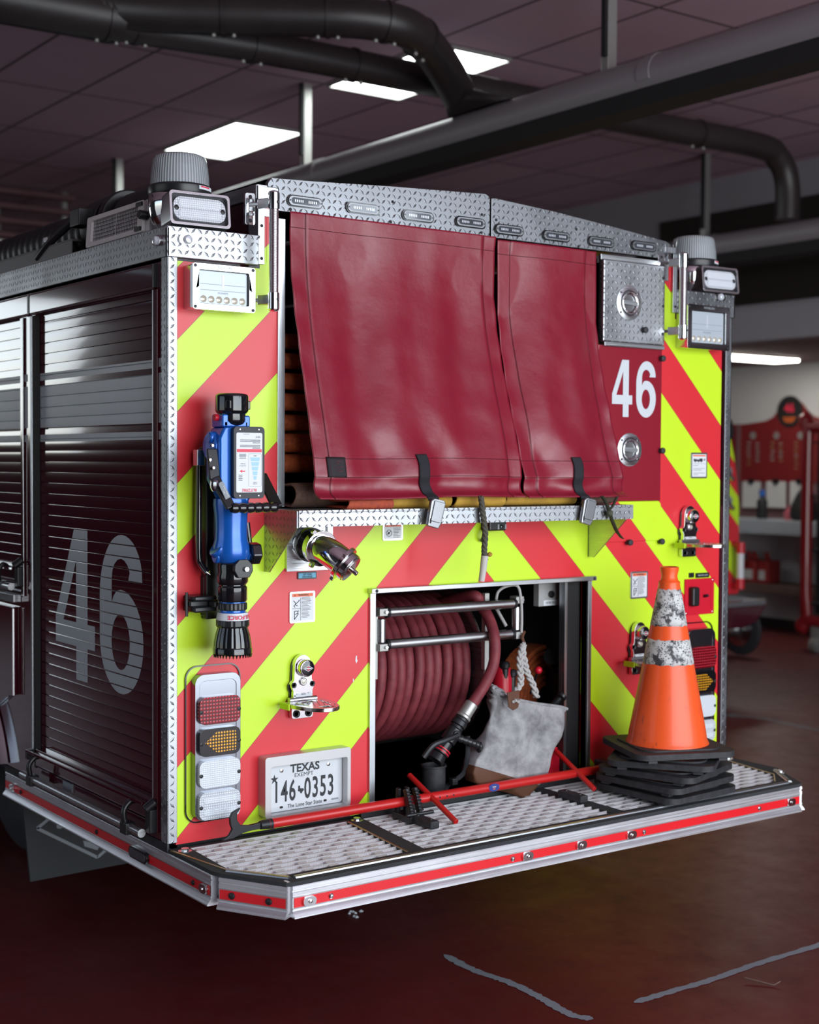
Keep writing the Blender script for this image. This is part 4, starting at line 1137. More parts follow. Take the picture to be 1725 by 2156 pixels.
# ---- tread plate door and recessed handles on the right
T = rear((0, 0, 0))
b = MB().box(1.728, 2.046, -.030, 0, 2.192, 2.492)
tp = obj('tread_door', b, 'tread_plate_lit', ENG, bevel=.006, seg=2)
obj('door_lip', MB().box(1.74, 2.05, -.026, 0, 2.176, 2.192).box(1.73, 2.062, -.012, .0, 2.488, 2.512), 'aluminium', ENG, bevel=.002)
s = MB()
for z in (2.235, 2.34, 2.445): screw(s, rear((2.034, -.030, z)), .006, .003)
isl('hinge_bolt', s, 'dark_iron', tp)
def dring(c, parent, r=.062):
    T = rear(c)
    o = obj('pull_handle', MB().lathe([(r,0),(r,.002),(r*.80,.004),(r*.74,.006),(r*.70,.003),(r*.66,.001)], T, 40, False).lathe([(r*.70,.0035),(r*.64,-.001),(r*.45,-.012),(r*.2,-.014),(.0005,-.014)], T @ Matrix.Translation((0,0,.001)), 40, False), 'aluminium', parent, angle=50)
    obj('dish', MB().lathe([(r*.69,.0045),(r*.62,.0012),(r*.5,.0008),(.0005,.0006)], T, 40, False), 'chrome_dull', o, angle=60)
    obj('ring', MB().tube([T @ Vector((r*.56*math.cos(2*PI*k/32), r*.56*math.sin(2*PI*k/32)*.98, .0055)) for k in range(32)], .0035, 8, closed=True), 'chrome', o)
    obj('bar', MB().prism(rrect(r*1.15, .016, .006, 4), .007, T @ Matrix.Translation((0,0,.003)) @ Matrix.Rotation(R(-4), 4, 'Z')), 'aluminium', o, bevel=.002)
    s = MB()
    for k in (40, 140, 220, 320): screw(s, T @ Matrix.Translation((r*.88*math.cos(R(k)), r*.88*math.sin(R(k)), .002)), .005, .003)
    isl('rivet', s, 'chrome', o)
p = RY(1325, 638, -.032); dring((p.x, -.031, p.z), tp, .064)
p = RY(1326, 947, -.014); dring((p.x, -.013, p.z), d, .062)

# ---- reel bay frame, switch box and posts
fr = obj('opening_frame', MB().box(.716, 1.712, -.028, .004, 1.318, 1.334), 'aluminium', ENG, bevel=.002)
obj('opening_frame', MB().box(.722, .744, -.010, .03, .600, 1.318), 'aluminium_vert', ENG, bevel=.001)
obj('opening_frame', MB().box(1.690, 1.707, -.008, .03, .600, 1.318), 'aluminium_vert', ENG, bevel=.001)
s = MB()
for x in (.735, 1.700): screw(s, rear((x, -.028, 1.326)), .006, .003)
isl('screw', s, 'dark_iron', fr)
obj('post', MB().box(1.600, 1.612, .02, .05, .60, 1.318), 'aluminium_vert', ENG)
obj('post_panel', MB().m('interior_black').box(1.612, 1.68, .03, .04, .6, 1.318).m('red_lacquer').box(1.640, 1.690, .05, .06, .62, 1.02), 'interior_black', ENG)
p = RY(1160, 1250, .10)
o = obj('switch_box', MB().box(p.x-.058, p.x+.055, .10, .13, p.z-.045, 1.318), 'grey_lamp', ENG, bevel=.002)
obj('push_button', MB().lathe([(.013,0),(.013,.008),(.009,.012),(.001,.012)], rear((p.x-.0, .100, p.z-.002)), 16), 'black_plastic', o)
obj('label', MB().prism(rrect(.070, .020, .002, 2), .001, rear((p.x, .100, p.z-.033))), 'white_label', o)
obj('print', MB().text('HOSE REEL', .011, rear((p.x, .0985, p.z-.033)), .9), 'print_dark', o)

# ---- tail lamp clusters
def cluster(x0, x1, z0, z1, mirror=False):
    w = x1-x0; h = z1-z0; cx = (x0+x1)/2; cz = (z0+z1)/2
    T = rear((cx, 0, cz)); out = rrect(w, h, .035, 6); bx = .018 if not mirror else -.01
    o = obj('tail_lamp_cluster', MB().prism(rrect(w, h, .03, 6), .030, T, [rrect(w-.03, h-.04, .02, 6)]), 'cluster_metal', ENG, bevel=.004)
    obj('gasket', MB().prism(rrect(w+.034, h+.035, .04, 7), .006, T @ Matrix.Translation((-.004, .008, 0)), [rrect(w+.026, h+.027, .037, 7)]), 'black_gloss', o)
    fill = MB().prism(rrect(w-.022, h-.03, .02, 6), .028, T); obj('bezel', fill, 'cluster_metal', o, bevel=.003)
    lh = h*.205
    for k, (nm, m_) in enumerate((('brake_lamp','lens_red'), ('turn_lamp','lens_amber'), ('reversing_lamp','lens_clear'), ('flash_lamp','lens_led'))):
        zz = h*.5-h*.245-k*h*.217
        Tk = T @ Matrix.Translation((0, zz, .026))
        l = MB().prism(rrect(w*.90, lh*.92, .022, 6), .018, Tk)
        if nm == 'turn_lamp':
            lb = obj('turn_lamp', l, 'black_gloss', o, bevel=.005, seg=3)
            sg = -1 if mirror else 1
            a = [(-.38,0),(-.08,.40),(.38,.36),(.40,0),(.38,-.36),(-.08,-.40)]
            obj('turn_lens', MB().prism([(sg*x*w*.9, y*lh*.9) for x, y in a][::sg], .0195, Tk), 'lens_amber', o, bevel=.001)
        else: lb = obj(nm, l, m_, o, bevel=.005, seg=3)
        if nm == 'flash_lamp':
            for q in (-1, 1): obj('led_bar', MB().prism(rrect(w*.72, lh*.22, lh*.10, 5, .0, q*lh*.2), .0195, Tk), 'lens_clear', o, bevel=.002)
        s = MB()
        for q in (-1, 1): s.lathe([(.006,0),(.006,.003),(.003,.004),(.0005,.004)], Tk @ Matrix.Translation((q*w*.415, -.002, .0165)), 10)
        isl('screw', s, 'dark_iron', o)
a = RY(411, 1722, -.03); c = RY(507, 1424, -.03); z1 = RY(460, 1418, -.03).z; z0 = RY(460, 1724, -.03).z
cluster(a.x, c.x, z0, z1)
c = RY(1506, 1400, -.03); cluster(c.x-(RY(507,1424,-.03).x-a.x), c.x, z0, z1, True)

# ---- licence plate in its cast housing
ax, cx_ = RY(559, 1650, -.045), RY(739, 1640, -.045); zt = RY(645, 1585, -.045).z; zb = RY(645, 1711, -.045).z
w = cx_.x-ax.x; h = zt-zb; T = rear(((ax.x+cx_.x)/2, 0, (zt+zb)/2))
hs = MB().prism(rrect(w, h, .010, 4), .045, T, [rrect(w-.034, h-.038, .006, 4, .004, -.012)])
lp = obj('licence_plate', hs, 'plate_housing', ENG, bevel=.004)

Tp = T @ Matrix.Translation((.004, -.012, .012)); pw, ph = .300, .150
pw = min(pw, w-.036); ph = min(ph, h-.040)
pf_ = obj('number_plate', MB().prism(rrect(pw, ph, .008, 4), .002, Tp), 'plate_white', lp, bevel=.001)
Tt = Tp @ Matrix.Translation((0, 0, .0021)); t = MB()
t.text('TEXAS', ph*.235, Tt @ Matrix.Translation((0, ph*.36, 0)), 1.05, .03); t.text('EXEMPT', ph*.12, Tt @ Matrix.Translation((-.004, ph*.215, 0)), 1.1, .0)
t.text('146', ph*.62, Tt @ Matrix.Translation((-pw*.27, -ph*.11, 0)), .55, .018, spacing=1.14); t.text('0353', ph*.62, Tt @ Matrix.Translation((pw*.19, -ph*.11, 0)), .55, .018, spacing=1.14)
t.text('The Lone Star State', ph*.115, Tt @ Matrix.Translation((0, -ph*.415, 0)), .92, .012)
star = []
for k in range(10): r = (.016 if k % 2 == 0 else .006); star.append((-pw*.40+r*math.cos(R(90+36*k)), ph*.19+r*math.sin(R(90+36*k))))
t.prism(star, .0004, Tt)
tx = [(-.4,.5),(-.1,.5),(-.1,.15),(.4,.1),(.5,-.1),(.3,-.25),(.1,-.5),(-.05,-.45),(-.2,-.2),(-.35,-.2),(-.5,-.02),(-.4,0)]
t.prism([(x*.024-pw*.055, y*.026-ph*.10) for x, y in tx][::-1], .0004, Tt)
obj('lettering', t, 'print_dark', lp)
s = MB()
for x, y in ((-.31,.36),(.31,.36)): s.lathe([(.006,0),(.006,.003),(.003,.004),(.0005,.004)], Tt @ Matrix.Translation((x*pw, y*ph, 0)), 12)
isl('screw', s, 'chrome', lp)
s = MB()
for x in (-.31, .27): s.prism(rrect(.012, .007, .0034, 4, x*pw, -.415*ph), .0005, Tt)
isl('screw_slot', s, 'black_matte', lp)
s = MB()
for k in range(12): s.prism(rrect(.0015, .006, .0003, 1, .40*pw+k*.0023-.012, -.41*ph), .0004, Tt)
obj('serial_mark', s, 'print_grey', lp)

# ---- folding steps
def fold_step(p, s=1.0, L=.175, parent=ENG, cover=True):
    c = Vector((p[0], 0, p[1])); T = rear(c)     # c: hinge line centre on the panel
    body = [(-.036,-.005),(-.036,.028),(-.041,.04),(-.041,.052),(-.033,.062),(-.031,.10)] + [(.031*math.cos(R(a)), .105+.036*math.sin(R(a))) for a in range(170, 9, -16)] + [(.031,.10),(.033,.062),(.041,.052),(.041,.04),(.036,.028),(.036,-.005)]
    body = [(x*s, y*s) for x, y in body]
    back = [(x*1.10, y*1.03-.008*s) for x, y in body]
    o = obj('folding_step', MB().prism(back[::-1], .008, T), 'black_gloss', parent, bevel=.002)
    obj('step_body', MB().prism(body[::-1], .020, T @ Matrix.Translation((0,0,.006))), 'chrome', o, bevel=.005, seg=3)
    obj('knob', MB().lathe([(.027*s,0),(.029*s,.010),(.027*s,.020),(.024*s,.022)], T @ Matrix.Translation((.004,.100*s,.024)), 28), 'chrome', o, bevel=.002)
    obj('badge', MB().lathe([(.023*s,0),(.023*s,.003),(.019*s,.0045),(.0005,.005)], T @ Matrix.Translation((.004,.100*s,.045)), 28), 'black_gloss', o)
    Tb = T @ Matrix.Translation((.004,.100*s,.0502))
    bm_ = MB().m('white_label').prism([(-.018*s,0),(0,-.010*s),(.018*s,0),(0,.010*s)], .0004, Tb, [[(-.0155*s,0),(0,-.0083*s),(.0155*s,0),(0,.0083*s)]]).prism(rrect(.024*s, .003*s, .001, 1), .0005, Tb)
    bm_.m('red_print').prism(rrect(.009*s, .0035*s, .001, 1, 0, .004*s), .0006, Tb).prism(rrect(.009*s, .0035*s, .001, 1, 0, -.004*s), .0006, Tb)
    obj('badge_mark', bm_, 'white_label', o)
    obj('pull_lamp', MB().lathe([(.013*s,0),(.013*s,.006),(.010*s,.008)], T @ Matrix.Translation((-.002,.057*s,.024)), 20), 'chrome_dull', o)
    obj('lamp_dot', MB().lathe([(.008*s,0),(.007*s,.002),(.0005,.003)], T @ Matrix.Translation((-.002,.057*s,.032)), 16), 'led_amberish', o)
    sc = MB()
    for x, y in ((-.034,.047),(.034,.047)): sc.lathe([(.009*s,0),(.009*s,.003),(.005*s,.001),(.0005,.001)], T @ Matrix.Translation((x*s,y*s,.025)), 14)
    isl('bolt', sc, 'dark_iron', o)
    # sloping label plate
    Tl = frame(c+Vector((0,-.020,.022*s)), (1,0,0), (0,-.62,.78) if False else (0,.62,.78))
    obj('label_plate', MB().m('white_label').prism(rrect(.062*s,.034*s,.002,2), .003, Tl).m('orange_label').prism(rrect(.058*s,.007*s,.001,1,0,.0125*s), .0034, Tl), 'white_label', o)
    lb = MB()
    for q in (-.021, .021):
        for pts in (((-.006,.004),(.004,-.006)), ((.005,.004),(-.004,-.008))):
            P_ = Tl @ Vector((q*s+pts[0][0]*s, pts[0][1]*s, .0035)); Q_ = Tl @ Vector((q*s+pts[1][0]*s, pts[1][1]*s, .0035)); lb.bar(P_, Q_, .0015, .0006, (0,-1,0))
    for k in range(4): lb.prism(rrect(.018*s, .0016*s, .0004, 1, 0, (.004-.0045*k)*s), .0036, Tl)
    obj('print', lb, 'print_dark', o)
    # tread: flat D-shaped plate with two slots, pointing out
    Td = frame(c+Vector((0,-.018,-.004)), (1,0,0), (0,-1,0)) @ Matrix.Rotation(0, 4, 'X')
    D = [(-.078*s,0)]+[(-.078*s,.02)]+[(-.075*s, .06), (-.064*s, L*.62), (-.048*s, L*.84), (-.025*s, L*.96), (0, L), (.025*s, L*.96), (.048*s, L*.84), (.064*s, L*.62), (.075*s, .06), (.078*s,.02), (.078*s,0)]
    hl = [[(-.052*s,.035),(-.044*s,.035),(-.034*s,L*.60),(-.040*s,L*.62)], [(.044*s,.035),(.052*s,.035),(.040*s,L*.62),(.034*s,L*.60)], [(-.020*s,L*.72),(.020*s,L*.72),(.014*s,L*.88),(-.014*s,L*.88)], [(-.022*s,.0+.02),(.022*s,.02),(.022*s,.045),(-.022*s,.045)]]
    tread = MB().prism(D[::-1], .012, Td @ Matrix.Translation((0,0,-.0)), [hh_[::-1] for hh_ in hl])
    obj('step_tread', tread, 'step_metal', o, bevel=.0015)
    dots = MB()
    for i in range(-3, 4):
        for j in range(8):
            x = i*.018*s+(.009*s if j % 2 else 0); y = .03+j*L*.105
            if abs(x) < .06*s*(1-(y/L)**4) and y < L*.95 and not any(inside(hh_, x, y) for hh_ in hl): dots.lathe([(.0022,0),(.001,.0015)], Td @ Matrix.Rotation(PI, 4, 'X') @ Matrix.Translation((x, -y, .0)), 6)
    if dots.v: obj('grip_dots', dots, 'chrome', o)
    if cover: obj('side_reflector', MB().bar(c+Vector((-.080*s,-.02,-.012)), c+Vector((-.080*s,-.075,-.012)), .006, .02), 'lime_plastic', o, bevel=.002)
    ft = MB().prism(rrect(.078*s, .036*s, .008, 4, 0, -.042*s), .018, T @ Matrix.Translation((0,0,.004)))
    obj('step_foot', ft, 'chrome', o, bevel=.004)
    sc = MB()
    for x in (-.022, .022): sc.lathe([(.012*s,0),(.012*s,.004),(.007*s,.001),(.0005,.001)], T @ Matrix.Translation((x*s,-.045*s,.021)), 14)
    isl('bolt', sc, 'dark_iron', o)
    obj('hinge_pin', MB().cyl(c+Vector((-.05*s,-.022,.0)), c+Vector((.05*s,-.022,.0)), .009, n=12), 'chrome_dull', o)
    return o
p = RY(640, 1478, -.03); fold_step((p.x, p.z+.008))
p = RY(1350, 1390, -.03); fold_step((p.x, p.z+.005), .98)
p = RY(1455, 1143, -.03); fold_step((p.x, p.z+.005), .98)

# ---- recessed socket on the right
a = RY(1440, 1296, 0); c = RY(1502, 1216, 0)
o = obj('socket_recess', MB().holed(a.x, c.x, a.z, c.z, [(a.x+.018, c.x-.018, a.z+.02, c.z-.02)], .006, rear((0,-.006,0))).box(a.x+.01, c.x-.01, -.0045, -.003, a.z+.01, c.z-.01), 'red_plastic', ENG, bevel=.002)
obj('socket', MB().box(a.x+.02, a.x+.06, -.03, -.004, a.z+.035, c.z-.03), 'black_plastic', o, bevel=.008)
obj('toggle', MB().cyl((c.x-.055, -.004, (a.z+c.z)/2), (c.x-.055, -.024, (a.z+c.z)/2+.004), .006), 'black_plastic', o)
s = MB()
for x, z in ((a.x+.008, a.z+.008), (c.x-.008, a.z+.008), (c.x-.008, c.z-.008)): screw(s, rear((x, -.006, z)), .004, .002)
isl('screw', s, 'chrome', o)

# ---- roof load on the left: flood lamp, suction hose, its tray
lamp = thing('flood_lamp', 'square-ended grey flood lamp lying on the left roof edge beside the round beacon', 'lamp', (.06, .38, 2.44))
T = left((.02, .385, 2.44+.055)) @ Matrix.Rotation(R(-4), 4, 'X')
obj('body', MB().prism(rrect(.44, .104, .006, 3), .10, T @ Matrix.Translation((0,0,-.10))), 'lamp_case', lamp, bevel=.006)
obj('bezel', MB().prism(rrect(.43, .10, .010, 4), .012, T @ Matrix.Translation((-.02,0,0)), [rrect(.355, .070, .006, 3)]), 'lamp_case', lamp, bevel=.002)
obj('led_panel', MB().prism(rrect(.165, .066, .003, 2, -.115, 0), .004, T), 'lens_led_dark', lamp); obj('led_panel', MB().prism(rrect(.165, .066, .003, 2, .065, 0), .004, T), 'lens_led_dark', lamp)
obj('knob', MB().cyl(T @ Vector((.205, 0, .0)), T @ Vector((.205, 0, .03)), .014), 'black_plastic', lamp, bevel=.002)
s = MB()
for y in (-.038, .038): s.add([], []); s.bar(T @ Vector((.15, y, .013)), T @ Vector((.19, y, .013)), .012, .010, (-1,0,0))
isl('latch', s, 'black_plastic', lamp)
hx, hz, hr = .19, 2.44+.115, .088
sh_ = thing('suction_hose', 'thick black ribbed suction hose lying along the left side of the roof', 'hose', (hx, 2.2, 2.44))
b = MB(); P = []; n_ = 300
for i in range(n_): P.append((hx, .62+i*(4.6/n_), hz))
obj('hose', MB().tube(P, lambda t: hr*.92+.004*math.sin(t*n_*PI*.5), 28), 'suction_hose', sh_, angle=60)
obj('hose_end', MB().cyl((hx, .36, hz), (hx, .62, hz), .092, n=28), 'suction_hose', sh_, bevel=.006)
obj('coupling', MB().cyl((hx, .74, hz), (hx, .86, hz), .108, n=32), 'black_plastic', sh_, bevel=.006)
obj('coupling', MB().cyl((hx, .66, hz), (hx, .70, hz), .112, n=32), 'black_plastic', sh_, bevel=.006)
obj('coupling_handle', MB().box(hx-.15, hx-.09, .76, .84, hz-.01, hz+.05).tube([(hx-.13, .80, hz+.03), (hx-.155, 1.0, hz-.04), (hx-.155, 1.12, hz-.085)], .014, 10, sub=5), 'black_plastic', sh_, bevel=.004)
tr = obj('hose_tray', MB().box(.03, .036, .80, 4.8, 2.436, 2.50).box(.03, .07, .80, 4.8, 2.495, 2.503), 'lamp_case_dark', ENG, bevel=.002)
obj('wing_nut', MB().cyl((.05, 1.08, 2.503), (.05, 1.08, 2.53), .005).bar((.05,1.06,2.535), (.05,1.10,2.535), .004, .014), 'chrome_dull', tr)
# ------------------------------------------------------------------ vinyl covers hanging over the hose bed
def interp(tab, z):
    for (a, ya), (b, yb) in zip(FINE, FINE[1:]):
        if b <= z <= a: return ya+(yb-ya)*(a-z)/(a-b)
    return tab[-1][1] if z < tab[-1][0] else tab[0][1]
TAB = [(2.54,-.018),(2.38,-.014),(2.22,-.034),(2.05,-.074),(1.90,-.118),(1.77,-.156),(1.68,-.176),(1.60,-.182)]
FINE = [(q.x, q.y) for q in smooth([Vector((z, y, 0)) for z, y in TAB], 16)]
def cover(name, xl, xr, ztop, zbot, label, strap_x, seed, patch=None):
    t = thing(name, label, 'tarp cover', ((xl+xr)/2, -.02, 1.62))
    w = xr-xl
    def P(u, v, lift=0.0):
        x = xl+w*u; zt = ztop(u); zb = zbot(u); z = zt+(zb-zt)*v
        y = interp(TAB, z)
        # long soft vertical folds that grow towards the middle, a pinch at the strap and diagonal creases
        f = 0
        f += .014*math.sin(u*w*13+seed+v*.8)*math.sin(PI*min(1, v*1.05))**.8 if v < .95 else 0
        f += .010*math.sin(u*w*31+seed*2+2.2*v)*math.sin(PI*min(1, v))*(.4+.6*v)
        n1 = noise.noise(Vector((x*4.5+seed, z*1.1, 0))); n2 = noise.noise(Vector((x*7+seed+z*3, z*3.2-x*3, 3))); n3 = noise.noise(Vector((x*17+seed, z*11, 7)))
        f += .022*n1*math.sin(PI*min(1, v*.95+.03))+.011*n2*(.15+1.0*v*v)+.0025*n3*(.3+v)
        su = (strap_x-xl)/w; d = abs(u-su)*w
        f += .030*math.exp(-(d/.05)**2)*max(0, v-.72)/.28*(-1)*0
        f += -.020*math.exp(-((d-.12)/.07)**2)*math.exp(-((v-.86)/.08)**2)
        f += .022*math.exp(-(d/.06)**2)*math.exp(-((v-.90)/.10)**2)
        # pipe-like padded hem at the bottom, rolling under
        if v > .925: k = (v-.925)/.075; f += -.014*math.sin(PI*min(1, k))
        if v > .985: f += .02*(v-.985)/.015
        edge = min(u, 1-u)*w
        if edge < .055: f += -.004+.0020*math.sin(z*50+seed)*(1-edge/.055)
        y2 = min(y-f*.9, -.010-.0*v)
        xx = x+.003*math.sin(z*7+seed)*(1 if u < .02 or u > .98 else 0)
        return Vector((xx, y2-lift, z))
    nu = int(w*150); nv = 150
    b = MB().grid(nu, nv, P); b.f = [f[::-1] for f in b.f]
    o = obj('sheet', b, 'vinyl', t, angle=180, solid=.003)
    # stitched seams
    s = MB()
    def seam(pts): s.tube([P(u, v, .0022) for u, v in pts], .0009, 4)
    e = .055/w
    seam([(e, k/60) for k in range(61)]); seam([(1-e, k/60) for k in range(61)]); seam([(e+.012, k/60) for k in range(61)]) if False else None
    for v in (.055, .86, .925): seam([(k/60, v) for k in range(61)])
    obj('stitching', s, 'stitch', t)
    if patch:
        u0, u1, v0, v1 = patch
        b = MB().grid(10, 8, lambda a, c: P(u0+(u1-u0)*a, v0+(v1-v0)*c, .004)); b.f = [f[::-1] for f in b.f]
        pp = obj('patch', b, 'patch_black', t, solid=.002)
        q = MB(); rn = random.Random(3)
        for k in range(9):
            a_ = P(u0+(u1-u0)*(.3+.4*rn.random()), v0+(v1-v0)*(.2+.6*rn.random()), .0058); q.bar(a_, a_+Vector((.006+.008*rn.random(), 0, .004*rn.random())), .002, .0004, (0,-1,0))
        obj('patch_print', q, 'stitch', pp)
    # webbing strap and seat-belt style buckle
    su = (strap_x-xl)/w; hw = .021/w
    def Sx(a, c): 
        v = .845+.165*c; p = P(su+(a-.5)*2*hw, min(v, 1), .006)
        p.y = min(p.y, P(su-hw, min(v, 1)).y-.005, P(su+hw, min(v, 1)).y-.005)
        p.x += .020*c*c+.004*math.sin(c*9)
        if v > 1: p.z -= (v-1)*.9
        return p
    b = MB().grid(6, 30, Sx); b.f = [f[::-1] for f in b.f]; obj('strap', b, 'black_webbing', t, solid=.003)
    e_ = Sx(.5, 1)
    Tb = frame(e_+Vector((.0,-.012,-.040)), (1,-.0,-.08), (.08,0,1)) @ Matrix.Rotation(R(-6), 4, 'Z')
    bk = obj('buckle', MB().prism([(-.030,-.045),(.016,-.048),(.024,-.030),(.030,.036),(.024,.044),(-.022,.044),(-.030,.036)], .016, Tb @ Matrix.Translation((0,0,-.008))), 'buckle_metal', t, bevel=.005, seg=3)
    obj('buckle_flap', MB().prism([(-.022,-.030),(.014,-.032),(.022,.034),(-.018,.036)], .004, Tb @ Matrix.Translation((0,.002,.008))), 'buckle_metal', bk, bevel=.0015)
    obj('buckle_slot', MB().prism(rrect(.006,.016,.0025,3,-.022,-.028), .0006, Tb @ Matrix.Translation((0,0,.0085))), 'black_matte', bk)
    return t, P
c1 = cover('hose_bed_cover', .408, 1.232, lambda u: 2.524, lambda u: 1.634-.003*math.sin(u*7), 'wide burgundy vinyl cover over the hose bed with a black patch in its corner', RY(893, 980, -.19).x, 1.3, patch=(.055, .135, .855, .925))
c2 = cover('hose_bed_cover', 1.243, 1.706, lambda u: 2.516, lambda u: 1.630, 'narrow burgundy vinyl cover strapped over the hose bed, right of the wide one', RY(1222, 985, -.2).x, 4.4)

# ------------------------------------------------------------------ hoses in the bed
def flaked(name, label, m, x0, x1, y0, z0, layers, pitch, r, group=None, jit=.02, seed=1, depth=1.2):
    """flat-loaded hose: one continuous ribbon zigzagging in depth, teardrop bends at the rear"""
    rn = random.Random(seed); path = []
    z = z0+r
    ys = [y0+rn.uniform(0, jit) for _ in range(layers)]
    for k in range(layers):
        yb = ys[k]; rr = r*rn.uniform(.85, 1.15); zc = z+pitch*k*2
        path += [(y0+depth, zc-rr*.35), (y0+depth*.4, zc-rr*.55), (yb+rr*2.6, zc-rr*.75)]
        for a in range(-70, 71, 20): path.append((yb+rr-rr*1.0*math.cos(R(a)), zc+rr*.95*math.sin(R(a))))
        path += [(yb+rr*2.6, zc+rr*.75), (y0+depth*.4, zc+rr*.55), (y0+depth, zc+rr*.45)]
    t_ = .0045; vs = []; n = len(path)
    for i, (y, z) in enumerate(path):
        a = path[max(i-1, 0)]; c = path[min(i+1, n-1)]; d = Vector((c[0]-a[0], c[1]-a[1])); d.normalize() if d.length else None
        nx, nz = -d.y, d.x
        sk = .012*math.sin(i*.7+seed)
        for x in (x0+sk*.3, x0+.006, (x0+x1)/2, x1-.006, x1):
            th = t_*(.4 if x in (x1,) or x < x0+.005 else 1)
            vs.append((x, y+nx*th, z+nz*th))
        for x in (x1, x1-.006, (x0+x1)/2, x0+.006, x0+sk*.3):
            th = t_*(.4 if x in (x1,) or x < x0+.005 else 1)
            vs.append((x, y-nx*th, z-nz*th))
    k = 10; fs = [(i*k+j, i*k+(j+1)%k, (i+1)*k+(j+1)%k, (i+1)*k+j) for i in range(n-1) for j in range(k)]
    fs += [tuple(range(k-1, -1, -1)), tuple(range((n-1)*k, n*k))]
    o = obj(name, MB().add(vs, fs), m, angle=50); tag(o, label, 'fire hose', group); return o
flaked('fire_hose', 'orange fire hose flaked in a tall stack left of the wide cover', 'hose_orange', .405, .60, .03, 1.715, 7, .0325, .026, jit=.05, seed=4)
flaked('fire_hose', 'dusty brown hose fold at the bottom of the orange stack', 'hose_brown', .40, .60, -.075, 1.602, 1, .03, .040, seed=9, depth=1.0)
# orange-red fold poking out over the shelf
flaked('fire_hose', 'orange-red flattened hose end draped over the shelf below the black patch', 'hose_orange_red', .525, .695, -.196, 1.603, 1, .03, .013, seed=2, depth=.7)
for i, (xa, xb, yy, lb) in enumerate(((.70, .95, -.165, 'yellow hose fold at the left end of the row under the wide cover'), (.96, 1.17, -.160, 'yellow hose fold on the shelf just right of the first buckle'), (1.18, 1.50, -.165, 'long yellow hose fold on the shelf behind the knotted rope'))):
    flaked('fire_hose', lb, 'hose_yellow', xa, xb, yy, 1.603, 1, .03, .021, seed=20+i, depth=.9)
flaked('fire_hose', 'grey-brown hose fold on the shelf under the narrow cover', 'hose_brown', 1.52, 1.68, -.15, 1.603, 1, .03, .022, seed=31, depth=.9)
flaked('fire_hose', 'yellow hose flaked in a stack seen through the gap between the covers', 'hose_yellow', 1.10, 1.36, .02, 1.66, 5, .033, .030, jit=.04, seed=12)
# rope tail hanging over the shelf
p = [RY(1013, 1046, -.205), RY(1017, 1080, -.218), RY(1022, 1120, -.218), RY(1020, 1160, -.215), RY(1022, 1178, -.215)]
rp = thing('rope_tail', 'dirty rope end hanging over the middle of the shelf with white tape at its tip', 'rope', (p[0].x, -.2, 1.33))
P_ = smooth([Vector(q) for q in p], 14); b = MB()
for k in range(3):
    pts = []
    for i, q in enumerate(P_):
        a = i*.55+k*2*PI/3; pts.append(q+Vector((.0048*math.cos(a), .0048*math.sin(a), 0)))
    b.tube(pts, .0058, 7)
obj('rope', b, 'grey_rope', rp, angle=60)
q1, q2 = RY(1021, 1170, -.215), RY(1014, 1224, -.210)
obj('tape', MB().tube([q1, q1.lerp(q2, .5)+Vector((.001,0,0)), q2], lambda t: .0125-.002*t, 10), 'tape_white', rp, angle=60)
obj('knot', MB().lathe([(.001,-.008),(.008,-.004),(.009,.003),(.001,.009)], Matrix.Translation(q1+Vector((.016,-.006,.004))), 10), 'hose_yellow', rp)
# olive strap tied round the right end of the shelf
p = [RY(1268,1045,-.215), RY(1276,1058,-.214), RY(1284,1080,-.213), RY(1290,1098,-.216), RY(1300,1120,-.20), RY(1310,1133,-.16)]
b = MB().tube(smooth([Vector(q) for q in p], 6), .010, 8, flat=.25)
st = obj('tie_strap', b, 'green_strap'); tag(st, 'olive cloth tie hanging off the right end of the shelf', 'strap')
p = [RY(1300,1046,-.215), RY(1290,1066,-.216), RY(1282,1076,-.218), RY(1278,1090,-.214)]
b = MB().tube(smooth([Vector(q) for q in p], 6), .008, 8, flat=.3).lathe([(.001,-.014),(.012,-.006),(.013,.006),(.001,.012)], Matrix.Translation(RY(1284,1080,-.219)), 12)
obj('knot', b, 'green_strap', st)

# ------------------------------------------------------------------ hose reel
RCX, RCY, RCZ, RR = .96, .355, 1.010, .262
reel = obj('reel_drum', MB().cyl((.70, RCY, RCZ), (1.25, RCY, RCZ), .17, n=40), 'interior_black', ENG)
for x in (.705, 1.262):
    obj('flange', MB().lathe([(.10,0),(.288,0),(.292,.004),(.288,.008),(.10,.010)], frame((x, RCY, RCZ), (0,1,0), (0,0,1)), 56, True), 'aluminium', reel, bevel=.001)
rh = thing('booster_hose', 'dull red rubber hose wound on the reel inside the rear opening, nozzle hanging in front', 'fire hose', (RCX, RCY, RCZ-.3))
b = MB(); pts = []; N = 46; x0 = .727; pitch = .0405; turns = 12.60
n_ = int(turns*N)
for i in range(n_):
    a = 2*PI*i/N; x = x0+pitch*i/N; wob = .004*math.sin(a*1.3)+.003*math.sin(i*.013)
    pts.append(Vector((x+.010*math.sin(a)+wob, RCY-RR*.93*math.cos(a), RCZ+RR*.93*math.sin(a))))
